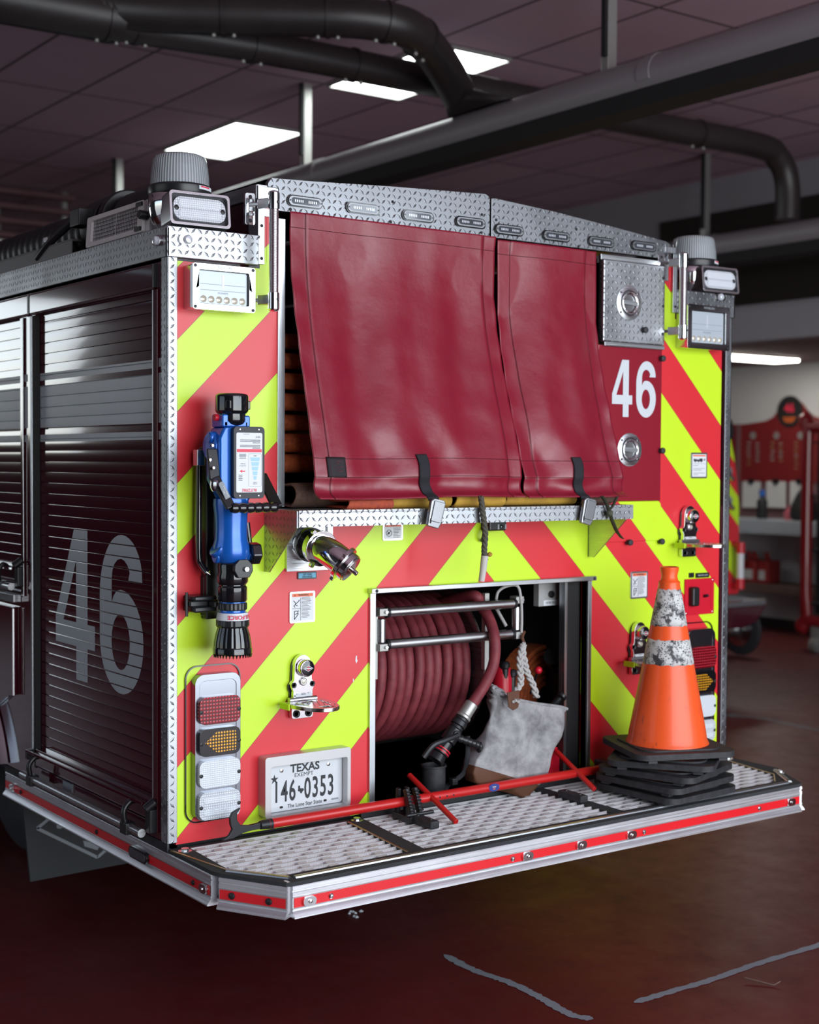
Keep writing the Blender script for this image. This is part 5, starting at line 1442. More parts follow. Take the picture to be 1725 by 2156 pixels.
# free end: off the top, over the rollers and down to the nozzle
last = pts[-1]
tail = [RY(985,1254,.10), RY(1013,1276,.055), RY(1031,1305,.01), RY(1042,1345,-.042), RY(1041,1390,-.050), RY(1027,1430,-.048), RY(1003,1470,-.040), RY(990,1487,-.038)]
end_i = max(i for i in range(n_) if i % N in range(15, 20))
pts = pts[:end_i]+smooth([pts[end_i-1]]+[Vector(t_) for t_ in tail], 10)
b.tube(pts, .0193, 14)
o = obj('hose', b, 'hose_red', rh, angle=80)
b = MB(); pts2 = []
for i in range(int(12.4*N)):
    a = 2*PI*i/N+.5; x = x0+.012+pitch*.99*i/N
    pts2.append(Vector((x, RCY-(RR*.93-.036)*math.cos(a), RCZ+(RR*.93-.036)*math.sin(a))))
b.tube(pts2, .0193, 10); obj('inner_layer', b, 'hose_red', rh, angle=80)
# nozzle
n0 = Vector(tail[-1]); n1 = RY(930, 1580, -.035); dn = (n1-n0).normalized()
def seg(a, l, r, r1=None, n=24): return MB().cyl(n0+dn*a, n0+dn*(a+l), r, r1, n)
obj('coupling', seg(-.012, .05, .0235).cyl(n0+dn*.038, n0+dn*.050, .027, n=24), 'galvanised', rh, bevel=.003)
obj('swivel', seg(.050, .012, .025).cyl(n0+dn*.062, n0+dn*.082, .028, n=12).cyl(n0+dn*.082, n0+dn*.094, .024, n=24), 'dark_iron', rh, bevel=.003)
nb = seg(.094, .055, .027).cyl(n0+dn*.149, n0+dn*.18, .023, n=24)
side = dn.cross(Vector((0,1,0))).normalized()
nb.cyl(n0+dn*.115+Vector((0,-.03,0)), n0+dn*.115+Vector((0,.02,0)), .016, n=16)
obj('valve_body', nb, 'black_plastic', rh, bevel=.004)
obj('bail', MB().tube([n0+dn*.115+Vector((0,-.03,0)), n0+dn*.13+Vector((-.05,-.035,-.0)), n0+dn*.12+Vector((-.10,-.03,-.02)), n0+dn*.13+Vector((-.125,-.02,-.05))], .010, 8, sub=5), 'dark_iron', rh)
g0 = n0+dn*.13+Vector((.02,-.01,0))
obj('pistol_grip', MB().tube([g0, g0+Vector((.045,-.015,-.018)), g0+Vector((.085,-.02,-.035))], lambda t: .013+.0018*math.sin(t*40), 12, sub=10).tube([g0+Vector((.085,-.02,-.035)), g0+Vector((.092,-.02,-.060))], .011, 10), 'black_plastic', rh, angle=60)
obj('shaper', seg(.18, .016, .030).cyl(n0+dn*.196, n0+dn*.225, .026, .033, 24), 'black_plastic', rh, bevel=.003)
for a in (.176, .186): obj('red_band', seg(a, .005, .0315), 'red_plastic', rh, bevel=.001)
# holder cup and strap on the bay floor
c = RY(912, 1640, .10)
cup = obj('nozzle_cup', MB().lathe([(.038,0),(.040,.004),(.040,.110),(.044,.112),(.044,.118),(.038,.118),(.036,.02),(.001,.02)], up((RY(910,1600,.02).x, .01, .600)), 32), 'rubber', ENG, angle=40)
p = [RY(985,1550,-.03), RY(985,1590,-.04), RY(978,1625,-.03), RY(960,1642,-.02), RY(945,1652,.0), RY(935,1668,.0)]
b = MB().tube(smooth([Vector(q) for q in p], 6), .008, 8, flat=.3); obj('strap', b, 'black_webbing', cup)
obj('strap_buckle', MB().box(*sum([[RY(955,1645,-.025)[k]-.012, RY(955,1645,-.025)[k]+.012] for k in (0,1,2)], [])), 'black_plastic', cup, bevel=.003)

# roller guide in front of the reel
obj('roller_stay', MB().box(.745, .760, .0, .03, 1.03, 1.24), 'galvanised', ENG, bevel=.002)
rg = obj('roller_guide', MB().box(1.235, 1.255, .03, .05, 1.02, 1.29), 'galvanised', ENG, bevel=.002)
def pxr(x, y, Y): return RY(x, y, Y)
for (xa, ya), (xb, yb) in (((817,1291),(1080,1269)), ((817,1360),(1076,1332))):
    A_ = pxr(xa, ya, -.005); B_ = pxr(xb, yb, -.005); z = (A_.z+B_.z)/2
    obj('roller', MB().cyl((A_.x, -.005, z), (B_.x, -.005, z), .0165, n=28), 'roller_steel', rg, bevel=.001)
    for q in (A_.x-.004, B_.x+.004): obj('roller_cap', MB().cyl((q-.005, -.005, z), (q+.005, -.005, z), .0185, n=24), 'black_plastic', rg)
for (x_, ya, yb) in ((803, 1303, 1352), (1087, 1277, 1326)):
    A_ = pxr(x_, ya, .0); B_ = pxr(x_, yb, .0)
    obj('roller', MB().cyl((A_.x, .0, B_.z), (A_.x, .0, A_.z), .0155, n=24), 'roller_steel', rg, bevel=.001)
for x_, ys in ((803, (1288, 1362)), (1089, (1262, 1336))):
    for y_ in ys:
        q = pxr(x_, y_, -.0); obj('roller_bracket', MB().box(q.x-.018, q.x+.018, -.018, .02, q.z-.014, q.z+.012), 'galvanised', rg, bevel=.003)
        obj('bolt', MB().cyl((q.x+.006, -.019, q.z), (q.x+.006, -.026, q.z), .006, n=6), 'chrome_dull', rg)
wl = MB().tube(smooth([Vector(q) for q in (RY(1045,1262,.03), RY(1050,1245,.02), RY(1068,1234,.0), RY(1090,1234,-.01), RY(1097,1260,-.02), RY(1099,1300,-.02), RY(1098,1332,-.02))], 6), .005, 8)
wl.tube([RY(1046,1282,.06), RY(1066,1318,.02)], .006, 8)
obj('cable_loop', wl, 'white_rope', rg)
obj('tie', MB().tube(smooth([Vector(q) for q in (RY(1104,1330,-.02), RY(1100,1342,-.028), RY(1104,1358,-.03), RY(1103,1378,-.03))], 5), .006, 8), 'brown_leather', rg)

# rolled orange hose standing at the back right of the bay
ro = thing('rolled_hose', 'rolled orange hose with a black coupling standing deep in the right of the rear bay', 'fire hose', (1.45, .30, .6))
b = MB(); pts = []
for i in range(7*40): a = 2*PI*i/40; r_ = .062+.0215*i/40; pts.append(Vector((1.47+.02*math.sin(a*.5), .28+r_*math.cos(a)*1.0, .815+r_*math.sin(a))))
b = MB()
n_ = len(pts); hw = .045; vs = []
c_ = RY(1130, 1460, .30)
axd = Vector((.97, .24, 0)).normalized(); ax2 = Vector((-.24, .97, 0)); C0 = Vector((RY(1130,1475,.32).x, .32, .600+.236))
for i in range(n_):
    a = 2*PI*i/40+1.2; r_ = .060+.0235*i/40; q = C0+axd*(r_*math.cos(a))+Vector((0,0,r_*math.sin(a)))
    rd = (axd*math.cos(a)+Vector((0,0,math.sin(a))))*.009
    for s_, k_ in ((-1,-1),(-1,1),(1,1),(1,-1)): vs.append(q+ax2*(hw*s_)+rd*k_)
b.add(vs, [(i*4+j, i*4+(j+1)%4, (i+1)*4+(j+1)%4, (i+1)*4+j) for i in range(n_-1) for j in range(4)])
obj('hose', b, 'hose_orange', ro, bevel=.003)
q = RY(1170, 1388, .17); obj('coupling', MB().cyl(q+Vector((-.045,-.03,.02)), q+Vector((.035,.02,-.03)), .034, n=20).cyl(q+Vector((-.01,-.008,-.002)), q+Vector((.005,.0,-.01)), .039, n=20), 'black_plastic', ro, bevel=.003)
# red extinguisher-like tool, handles and ball knob
ex = thing('hydrant_tool', 'red tool with dark capped handles standing behind the canvas bag', 'tool', (1.30, .12, .6))
q = RY(1058, 1440, .12); obj('body', MB().lathe([(.034,0),(.036,.01),(.036,.36),(.030,.40),(.016,.42)], up((q.x, .12, .602)), 24), 'red_plastic', ex, bevel=.002)
q2 = RY(1076, 1412, .10)
for (px_, py_) in ((1063,1408),(1078,1425)):
    q = RY(px_, py_, .10); obj('handle', MB().lathe([(.014,-.05),(.014,.0),(.018,.004),(.019,.018),(.014,.026),(.001,.028)], Matrix.Translation(q), 16), 'black_plastic', ex)
q = RY(1134, 1411, .08); ex2 = thing('valve_lever', 'thin lever with a red ball knob above the canvas bag', 'lever', (q.x, .1, q.z-.08))
obj('knob', MB().lathe([(.0005,-.014)]+[(.014*math.cos(R(a)), .014*math.sin(R(a))) for a in range(-75, 76, 15)]+[(.0005,.014)], Matrix.Translation(q), 18, False), 'red_plastic', ex2)
obj('rod', MB().cyl(q, q+Vector((.03,.08,-.10)), .004, n=8), 'dark_iron', ex2)
q = RY(1186, 1462, .0); q_ = RY(1165, 1485, .02)
bt_ = thing('tool_handle', 'black rubber-tipped tool handle leaning right of the canvas bag', 'tool', (q.x, .02, .60))
obj('grip', MB().tube([q_+Vector((-.02,.02,-.03)), q_, q], .013, 12).lathe([(.013,0),(.019,.004),(.019,.014),(.012,.019),(.001,.02)], frame(q, (1,0,-1), (0,-1,0)), 16), 'black_plastic', bt_)
obj('shaft', MB().tube([q_+Vector((-.02,.02,-.03)), Vector((q_.x-.12,.10,.61))], .009, 10), 'red_tool_paint', bt_)
q = RY(1162, 1592, .03); tag(obj('red_block', MB().box(q.x-.03, q.x+.03, .02, .08, .602, q.z+.02).box(q.x-.012, q.x+.012, .01, .09, q.z+.02, q.z+.035), 'red_plastic', bevel=.003), 'small red block on the bay floor right of the canvas bag', 'block')

# canvas bag with leather base hanging from braided rope
bag = thing('canvas_bag', 'worn grey canvas bag with brown leather base hung by a braided rope', 'bag', (1.28, -.08, .62))
rows = [  # (left px, right px) from mouth to base, with depth at each
    ((1030,1450),(1192,1497), .070), ((1030,1478),(1180,1525), .085), ((1034,1510),(1172,1550), .095), ((1022,1545),(1160,1578), .100), ((1008,1570),(1152,1610), .102), ((992,1598),(1140,1640), .098), ((985,1625),(1108,1664), .085), ((990,1645),(1098,1678), .060)]
YB = -.045
def bagpt(u, v):
    k = v*(len(rows)-1); i = min(int(k), len(rows)-2); f = k-i
    L = RY(*rows[i][0], YB).lerp(RY(*rows[i+1][0], YB), f); Rt = RY(*rows[i][1], YB).lerp(RY(*rows[i+1][1], YB), f); d = (rows[i][2]*(1-f)+rows[i+1][2]*f)
    c = (L+Rt)/2; h = (Rt-L)/2; a = 2*PI*u
    q = c+h*math.cos(a)*(1 if abs(math.cos(a)) < 2 else 1); q = Vector(q); q.y = YB-d*.55*math.sin(a)
    nrm = Vector((0, -math.sin(a), 0)); n1 = noise.noise(Vector((q.x*9, q.z*6, a*.5)))*.055+noise.noise(Vector((q.x*22, q.z*18, 5)))*.008
    q.y -= n1*(1 if math.sin(a) > 0 else -1)*.9
    if v < .35: q.z += .012*math.sin(a*2+.8)*(1-v/.35); q.x += -.01*math.sin(a*3)*(1-v/.35)
    ex_, ez_ = q.x-1.215, q.z-.955
    q.y += (.013*math.sin(math.atan2(ex_, -ez_)*9+1)*math.exp(-v*1.6)+.004*math.sin(math.atan2(ex_, -ez_)*17))*(1 if math.sin(a) > 0 else -1)
    lim = -.125+.05*min(1, v*1.4)
    if q.y < lim: q.y = lim+(q.y-lim)*.15
    return q
b = MB().grid(56, 44, lambda u, v: bagpt(u, v*.80), closed_u=True); obj('canvas', b, 'canvas', bag, angle=180, solid=.003)
b = MB().grid(56, 12, lambda u, v: bagpt(u, .775+v*.225)+Vector((0,-.0035*math.sin(2*PI*u),0)), closed_u=True); k0 = len(b.v)-56; b.f.append(tuple(range(k0, k0+56))); obj('leather_base', b, 'brown_leather', bag, angle=180, solid=.003)
rim = [bagpt(k/48, .0) for k in range(48)]; obj('rim', MB().tube(rim, .0055, 8, closed=True), 'canvas', bag)
pt = bagpt(.335, .03)
# leather tab with rope eye
eye = RY(1083, 1475, YB-.075)
obj('leather_tab', MB().prism([(-.030,.030),(.022,.034),(.026,.0),(.018,-.026),(-.004,-.034),(-.024,-.020)], .004, rear(eye+Vector((0,.004,0)))), 'brown_leather', bag, bevel=.001)
def braid(path, r, seed=0):
    P = smooth([Vector(q) for q in path], 10); b = MB()
    for k in range(3):
        pts = []
        for i, q in enumerate(P):
            a = i*.42+k*2*PI/3; pts.append(q+Vector((r*1.0*math.sin(a), r*.6*math.sin(2*a), r*.15*math.cos(a))))
        b.tube(pts, r*.62, 7)
    return b
tp_ = RY(1101, 1362, -.045)
obj('rope', braid([tp_, RY(1095,1385,-.05), RY(1096,1415,-.055), RY(1096,1440,-.06), RY(1085,1458,-.07), eye+Vector((0,-.01,-.002))], .0085), 'white_rope', bag, angle=60)
obj('rope', braid([tp_+Vector((.004,.01,0)), RY(1104,1390,-.04), RY(1110,1415,-.035), RY(1122,1440,-.03), RY(1130,1468,-.03)], .0085), 'white_rope', bag, angle=60)
q = tp_; kn = MB()
for k in range(7): a = k*.9; kn.tube([q+Vector((.012*math.cos(a), -.006, .012*math.sin(a)+.004)), q+Vector((-.010*math.cos(a+.7), .004, .010*math.sin(a+1.2)))], .004, 6)
kn.lathe([(.001,-.02),(.011,-.012),(.012,.006),(.001,.016)], Matrix.Translation(q), 10); obj('knot', kn, 'white_rope', bag)
pr_ = MB(); rn = random.Random(8)
for x, y in ((1128,1592),(1134,1602),(1128,1625),(1066,1575),(1120,1586),(1132,1588)):
    q = RY(x, y, YB-.068+.0); pr_.prism(rrect(.005+.004*rn.random(), .005+.006*rn.random(), .0015, 2), .0006, rear(q) @ Matrix.Rotation(rn.random()*3, 4, 'Z'))
q = RY(1157, 1570, -.06); obj('ring', MB().tube([q+Vector((.010*math.cos(a*PI/8), 0, .014*math.sin(a*PI/8))) for a in range(16)], .0022, 6, closed=True), 'chrome_dull', bag)

# ------------------------------------------------------------------ portable monitor clipped to the left column
MX, MY = RY(492, 1100, -.13).x, -.125
mon = thing('portable_monitor', 'blue and black portable water monitor mounted nozzle-down on the left chevron column', 'water monitor', (MX, MY, 1.16))
def mz(y, Y=MY): return RY(492, y, Y).z
def mr(px_): return px_*.5*.00140
def vl(sec, x=None, tilt=0, n=36, name='x', m='black_gloss', wob=None, **k):
    """lathe down the monitor's axis: sections (radius in px*2, pixel row)"""
    cx = MX if x is None else x
    b = MB().lathe([(mr(w), -(mz(sec[0][1])-mz(y))) for w, y in sec], Matrix.Translation((cx, MY, mz(sec[0][1]))) @ Matrix.Rotation(0, 4, 'X'), n, True, wob)
    b.f = [f[::-1] for f in b.f]
    return obj(name, b, m, mon, **k)
vl([(60,829),(68,832),(70,836),(70,866),(60,872)], MX-.004, name='inlet_coupling', bevel=.002)
lg = MB()
for k in (20, 140, 260): lg.box(-.008, .008, .044, .056, -.034, -.008, Matrix.Translation((MX-.004, MY, mz(838))) @ Matrix.Rotation(R(k), 4, 'Z'))
isl('coupling_lug', lg, 'black_gloss', mon, bevel=.003)
vl([(40,866),(58,872),(60,884),(54,892),(40,898)], MX-.004, name='swivel')
yz0, yz1 = mz(875), mz(905)
obj('yoke', MB().box(MX-.048, MX+.036, MY-.030, MY+.040, mz(900), mz(886)).box(MX-.050, MX-.030, MY-.030, MY+.040, mz(900), mz(873)).box(MX+.022, MX+.042, MY-.030, MY+.040, mz(900), mz(875)), 'blue_paint', mon, bevel=.005, seg=3)
obj('release_button', MB().cyl((MX-.050, MY, mz(880)), (MX-.062, MY, mz(880)), .010), 'red_plastic', mon)
body = [(-.045,.0),(.050,.0),(.050,-.19),(.035,-.215),(-.020,-.215),(-.045,-.19)]
obj('valve_body', MB().prism([(-.052,mz(900)),(.045,mz(900)),(.045,mz(1040)),(.030,mz(1056)),(-.035,mz(1056)),(-.070,mz(1010)),(-.070,mz(925))], .085, frame((MX, MY+.040, 0), (1,0,0), (0,0,1))), 'blue_paint', mon, bevel=.010, seg=3)
obj('shoulder', MB().cyl((MX-.075, MY+.01, mz(940)), (MX-.045, MY+.01, mz(940)), .042, n=28).cyl((MX-.082, MY, mz(922)), (MX-.05, MY, mz(922)), .018), 'blue_paint', mon, bevel=.006)
pm = RY(520, 974, MY-.05); pw_ = RY(552,974,MY-.05).x-RY(487,974,MY-.05).x; ph_ = RY(520,899,MY-.05).z-RY(520,1050,MY-.05).z
Tm = rear((pm.x, MY-.050, pm.z))
ip = obj('instruction_plate', MB().prism(rrect(pw_, ph_, .012, 5), .014, Tm), 'dark_iron', mon, bevel=.002)
Tf_ = Tm @ Matrix.Translation((0,0,.0142)); iw, ih = pw_*.84, ph_*.83
g = MB().m('white_label').prism(rrect(iw, ih, .005, 3), .0006, Tf_)
g.m('red_print').prism(rrect(iw*.96, ih*.05, .0008, 1, 0, ih*.20), .001, Tf_)
g.m('pale_blue')
for k, (a_, b_) in enumerate(((.95,.80),(.78,.66),(.64,.52),(.50,.38),(.34,.24))): 
    zt_ = ih*(.088-.078*k); g.prism([(iw*(.22-.20*a_),zt_),(iw*(.22-.20*b_),zt_-ih*.064),(iw*(.22+.20*b_),zt_-ih*.064),(iw*(.22+.20*a_),zt_)], .001, Tf_)
g.m('red_print').prism([(-iw*.16,-ih*.135),(-iw*.28,-ih*.135),(-iw*.28,-ih*.12),(-iw*.38,-ih*.145),(-iw*.28,-ih*.17),(-iw*.28,-ih*.155),(-iw*.16,-ih*.155)], .001, Tf_)
g.m('print_grey').prism(rrect(iw*.50, ih*.55, .004, 3, iw*.22, -ih*.125), .0009, Tf_, [rrect(iw*.485, ih*.542, .0035, 3, iw*.22, -ih*.125)])
Tr_ = Tf_ @ Matrix.Rotation(PI, 4, 'Z')
g.m('print_dark').text('OPEN', ih*.022, Tr_ @ Matrix.Translation((-iw*.22, -ih*.115, .001))).text('LOCKED', ih*.020, Tr_ @ Matrix.Translation((-iw*.22, ih*.355, .001))).text('CLOSED', ih*.020, Tr_ @ Matrix.Translation((-iw*.22, ih*.332, .001)))
g.text('www.tft.com', ih*.022, Tr_ @ Matrix.Translation((iw*.12, -ih*.475, .001))).text('TFT', ih*.05, Tr_ @ Matrix.Translation((-iw*.33, -ih*.435, .001)), 1.2)
rn = random.Random(2)
for k in range(7):
    if k == 3: continue
    L = iw*(.78 if k not in (0, 4) else .3); g.prism(rrect(L, ih*.010, .0004, 1, iw*.42-L/2, ih*(.245+.022*k)), .0009, Tf_)
for k in range(4): g.prism(rrect(iw*.26, ih*.009, .0004, 1, -iw*.26, ih*(.14-.022*k)), .0009, Tf_)
g.text('Pn 16 bar', ih*.026, Tr_ @ Matrix.Translation((iw*.25, ih*.02, .001)), .9).text('Qmax 2000 l/min', ih*.022, Tr_ @ Matrix.Translation((iw*.26, ih*.055, .001)), .75)
for k in range(4): g.prism(rrect(iw*.15, ih*.010, .0004, 1, -iw*.34, -ih*(.21+.028*k)), .0009, Tf_)
g.m('red_print').text('BLITZFIRE', ih*.066, Tr_ @ Matrix.Translation((0, ih*.46, .001)), .98, .02)
obj('instruction_label', g, 'white_label', ip)
s = MB()
for i in (-1, 1):
    for j in (-1, 1): screw(s, Tf_ @ Matrix.Translation((i*iw*.36, j*ih*.555, 0)), .003, .0015)
isl('screw', s, 'chrome', ip)
vl([(74,1050),(76,1062),(70,1085),(68,1110),(70,1135),(78,1150),(80,1166),(70,1180),(50,1186)], MX-.006, name='elbow_body', m='blue_paint', angle=60)
obj('elbow_shoulder', MB().cyl((MX-.062, MY, mz(1170)), (MX+.052, MY, mz(1170)), .021, n=24).cyl((MX-.056, MY, mz(1150)), (MX-.030, MY, mz(1165)), .03), 'blue_paint', mon, bevel=.006)
obj('clamp_knob', MB().prism([(.032*math.cos(R(60*k+10)), .036*math.sin(R(60*k+10))) for k in range(6)], .034, frame((MX+.048, MY-.01, mz(1166)), (0,1,0), (0,0,1))), 'black_gloss', mon, bevel=.006)
vl([(40,1172),(58,1180),(64,1190),(62,1204),(66,1212),(66,1224),(58,1230)], name='outlet_elbow')
sd_ = MB().prism([(-.032,.0),(-.030,.020),(-.016,.034),(.016,.034),(.030,.020),(.032,0),(.020,-.020),(-.020,-.020)], .016, rear((MX+.006, MY-.042, mz(1200))))
o = obj('pivot_cover', sd_, 'black_plastic', mon, bevel=.004)
obj('bolt', MB().cyl((MX+.012, MY-.057, mz(1196)), (MX+.012, MY-.066, mz(1196)), .0085, n=6), 'chrome_dull', o, bevel=.001)
vl([(50,1226),(56,1228),(56,1232),(62,1236),(62,1262),(58,1266)], name='nozzle_coupling', bevel=.001)
vl([(54,1264),(56,1266),(56,1270),(54,1272)], name='blue_ring', m='blue_paint')
vl([(58,1268),(60,1270),(60,1282),(56,1284)], name='adjusting_ring', m='black_plastic', wob=lambda a, h: 1+.02*math.cos(a*26), n=104)
vl([(53,1282),(55,1284),(55,1289),(53,1291)], name='blue_ring', m='blue_paint')
lbz = mz(1289); b = MB().lathe([(mr(64), -(mz(1289)-mz(1289))), (mr(70), -(mz(1289)-mz(1304)))], Matrix.Translation((MX, MY, mz(1289))), 40, True); b.f = [f[::-1] for f in b.f]
lb_ = obj('name_band', b, 'white_label', mon)
# words curved round the band, upside down like the nozzle
w_ = MB().m('red_print'); p_, f_ = text_polys('MAX-FORCE', .0175, 1.0, .02, 'CENTER', 1.0); rr_b = mr(70)+.0008
zc_ = (mz(1289)+mz(1304))/2
w_.add([(MX+rr_b*math.sin(.18-x/rr_b*1.0), MY-rr_b*math.cos(.18-x/rr_b*1.0), zc_-y) for x, y in p_], f_)
obj('lettering', w_, 'red_print', lb_)
vl([(68,1303),(70,1305),(70,1316),(64,1320)], name='tip_ring', m='black_plastic', wob=lambda a, h: 1+.018*math.cos(a*20), n=100)
vl([(62,1316),(64,1322),(72,1334),(78,1350),(80,1362)], name='stream_shaper', wob=lambda a, h: 1+.035*abs(math.cos(a*7))**.5-.02, n=112)
vl([(80,1360),(84,1364),(84,1374),(80,1376),(60,1376)], name='bumper')
tt_ = MB()
for k in range(34):
    a = 2*PI*k/34; c_ = Vector((MX+mr(79)*math.cos(a), MY+mr(79)*math.sin(a), mz(1376))); tt_.cyl(c_, c_+Vector((0,0,-.009)), .0036, .001, 5)
obj('bumper_teeth', tt_, 'black_gloss', mon)
obj('baffle', MB().lathe([(.001,0),(.022,0),(.022,-.006),(.001,-.006)], Matrix.Translation((MX, MY, mz(1376))), 20), 'orange_tool', mon)
# folded legs, bail handle and mount
lx = RY(424, 1000, -.05).x
obj('leg', MB().tube(smooth([Vector(q) for q in (RY(452,935,-.06), RY(430,945,-.05), RY(420,960,-.045), RY(419,1050,-.045), RY(419,1165,-.045), RY(424,1188,-.05), RY(437,1207,-.07))], 6), .0095, 12), 'black_gloss', mon, angle=60)
obj('leg_spike', MB().cyl(RY(435,1205,-.07), RY(443,1210,-.078), .007, .001, 10), 'chrome_dull', mon)
q = RY(420, 965, -.05); obj('leg_sleeve', MB().box(q.x-.013, q.x+.013, -.062, -.034, q.z-.022, q.z+.026), 'chrome_dull', mon, bevel=.002)
obj('leg', MB().tube([RY(520,1100,-.05), RY(526,1160,-.05), RY(524,1190,-.06)], .0095, 12, sub=4), 'black_gloss', mon, angle=60)
obj('mount_plate', MB().box(RY(433,1000,-.03).x, RY(462,1000,-.03).x, -.035, -.0, mz(1300,-.03), mz(945,-.03)), 'black_plastic', mon, bevel=.004)
obj('mount_plate', MB().box(RY(425,1230,-.01).x, RY(455,1230,-.01).x, -.02, -.0, mz(1290,-.01), mz(1210,-.01)), 'dark_iron', mon, bevel=.002)
obj('spacer', MB().cyl((MX, 0, mz(1000)), (MX, MY, mz(1000)), .03), 'black_plastic', mon); obj('spacer', MB().cyl((MX, 0, mz(1160)), (MX, MY, mz(1160)), .025), 'black_plastic', mon)
# bail: two arms and a ribbed grip
h0, h1 = RY(487, 1070, -.215), RY(584, 1068, -.215)
obj('grip', MB().tube([h0.lerp(h1, k/60) for k in range(61)], lambda t: .0125+.0032*abs(math.sin(t*PI*6)), 14), 'black_gloss', mon, angle=60)
a0_ = RY(446, 945, -.15); a1_ = RY(544, 990, -.10)
arm = MB().bar(a0_, RY(452,1010,-.17), .012, .034, (1,0,.3)).bar(RY(452,1005,-.17), h0, .012, .030, (1,0,.5))
ar = obj('bail_arm', arm, 'black_plastic', mon, bevel=.004)
s = MB()
for x, y in ((442,968),(447,938),(449,985)): screw(s, rear(RY(x, y, -.178)), .006, .004)
isl('screw', s, 'chrome', ar)
obj('bail_arm', MB().bar(RY(550,1000,-.10), h1, .012, .034, (1,0,.5)), 'black_plastic', mon, bevel=.004)
Tn = frame(RY(473,1035,-.205), (1,0,-1.9), (1.9,0,1))
ar2 = obj('arm_plate', MB().prism(rrect(.062, .017, .006, 3), .003, Tn), 'print_grey', mon)
obj('lettering', MB().text('TASK FORCE', .0062, Tn @ Matrix.Translation((0,.003,.0032))).text('TIPS', .0062, Tn @ Matrix.Translation((0,-.004,.0032))), 'white_label', ar2)
q = RY(445, 1020, -.17)
obj('lock_knob', MB().lathe([(.004,-.0),(.014,.002),(.021,.006),(.020,.012),(.001,.014)], frame(q, (0,-1,0), (0,0,1)) @ Matrix.Rotation(PI, 4, 'X'), 24).cyl(q, RY(462,1018,-.16), .006), 'chrome', mon)
# bottom clamp with T-bar
q0 = RY(390, 1272, -.03); q1_ = RY(470, 1275, -.08)
cl = obj('clamp', MB().box(q0.x+.004, q1_.x, -.055, -.015, q0.z-.010, q0.z+.012).box(RY(402,1270,-.05).x, RY(450,1270,-.05).x, -.075, -.0, q0.z-.024, q0.z-.006).box(RY(402,1270,-.05).x, RY(450,1270,-.05).x, -.075, -.0, q0.z+.010, q0.z+.026), 'black_plastic', ENG, bevel=.006)
obj('t_bar', MB().cyl((q0.x, -.04, q0.z-.036), (q0.x, -.04, q0.z+.036), .0045, n=10), 'black_plastic', cl)
obj('clamp_finger', MB().box(RY(445,1270,-.08).x, MX-.035, -.10, -.06, q0.z-.008, q0.z+.010), 'black_plastic', cl, bevel=.004)

# ------------------------------------------------------------------ red pry tool lying along the tailboard
tool = thing('pry_bar', 'long red steel pry bar with a forked dark claw lying across the tailboard', 'pry bar', (.9, -.11, DKZ))
TY = -.105
A_ = RY(565, 1732, TY); B_ = RY(1262, 1619, TY); zz = (RY(700,1712,TY).z+RY(1100,1647,TY).z)/2
A_ = Vector((A_.x, TY, zz)); B_ = Vector((B_.x, TY, zz))
obj('shaft', MB().cyl(A_, B_, .0155, n=24), 'red_tool_paint', tool)
obj('ferrule', MB().cyl(A_+Vector((-.03,0,0)), A_+Vector((.012,0,0)), .013, .0165, 20), 'dark_iron', tool, bevel=.002)
def cpx(x, y): q = RY(x, y, TY); return (q.x, q.z)
claw = [(575,1728),(555,1724),(528,1732),(510,1737),(503,1728),(500,1712),(503,1702),(489,1712),(484,1728),(486,1742),(484,1752),(466,1768),(480,1767),(500,1760),(520,1748),(545,1744),(575,1746)]
claw = [(577,1727),(548,1731),(524,1737),(506,1737),(498,1726),(498,1712),(506,1700),(489,1710),(483,1722),(484,1736),(488,1746),(482,1758),(466,1770),(492,1764),(510,1754),(528,1748),(552,1744),(577,1744)]
obj('claw', MB().prism([cpx(*q) for q in claw], .012, rear((0, TY+.006, 0))), 'dark_iron', tool, bevel=.003)
for (xt, yt), (xb, yb), X in (((862,1632),(961,1731), RY(905,1676,TY).x), ((1172,1582),(1252,1662), RY(1212,1626,TY).x)):
    p1 = RX(xt, yt, X); p2 = RX(xb, yb, X)
    d_ = (p2-p1); 
    obj('cross_bar', MB().cyl(p1, p2, .0095, n=16), 'red_tool_paint', tool, bevel=.002)
q = RY(1041, 1656, TY-.016)
st_ = MB().m('sticker_blue').prism([(.026*math.cos(R(30*k))*(1 if k % 2 else .82), .014*math.sin(R(30*k))) for k in range(12)], .0006, frame((q.x, TY-.0158, zz+.002), (1,0,0), (0,0,1)))
st_.m('tape_white').prism(rrect(.016,.003,.001,1), .0009, frame((q.x, TY-.0158, zz+.004), (1,0,0), (0,0,1))).m('orange_label').prism(rrect(.010,.003,.001,1), .0009, frame((q.x, TY-.0158, zz-.003), (1,0,0), (0,0,1)))
obj('sticker', st_, 'sticker_blue', tool)
s = MB()
for x in (927, 942, 956): q = RY(x, 1681, TY-.016); s.prism(rrect(.006,.006,.002,2), .0004, frame((q.x, TY-.0157, zz-.001), (1,0,0), (0,0,1)))
isl('worn_spot', s, 'dark_iron', tool)
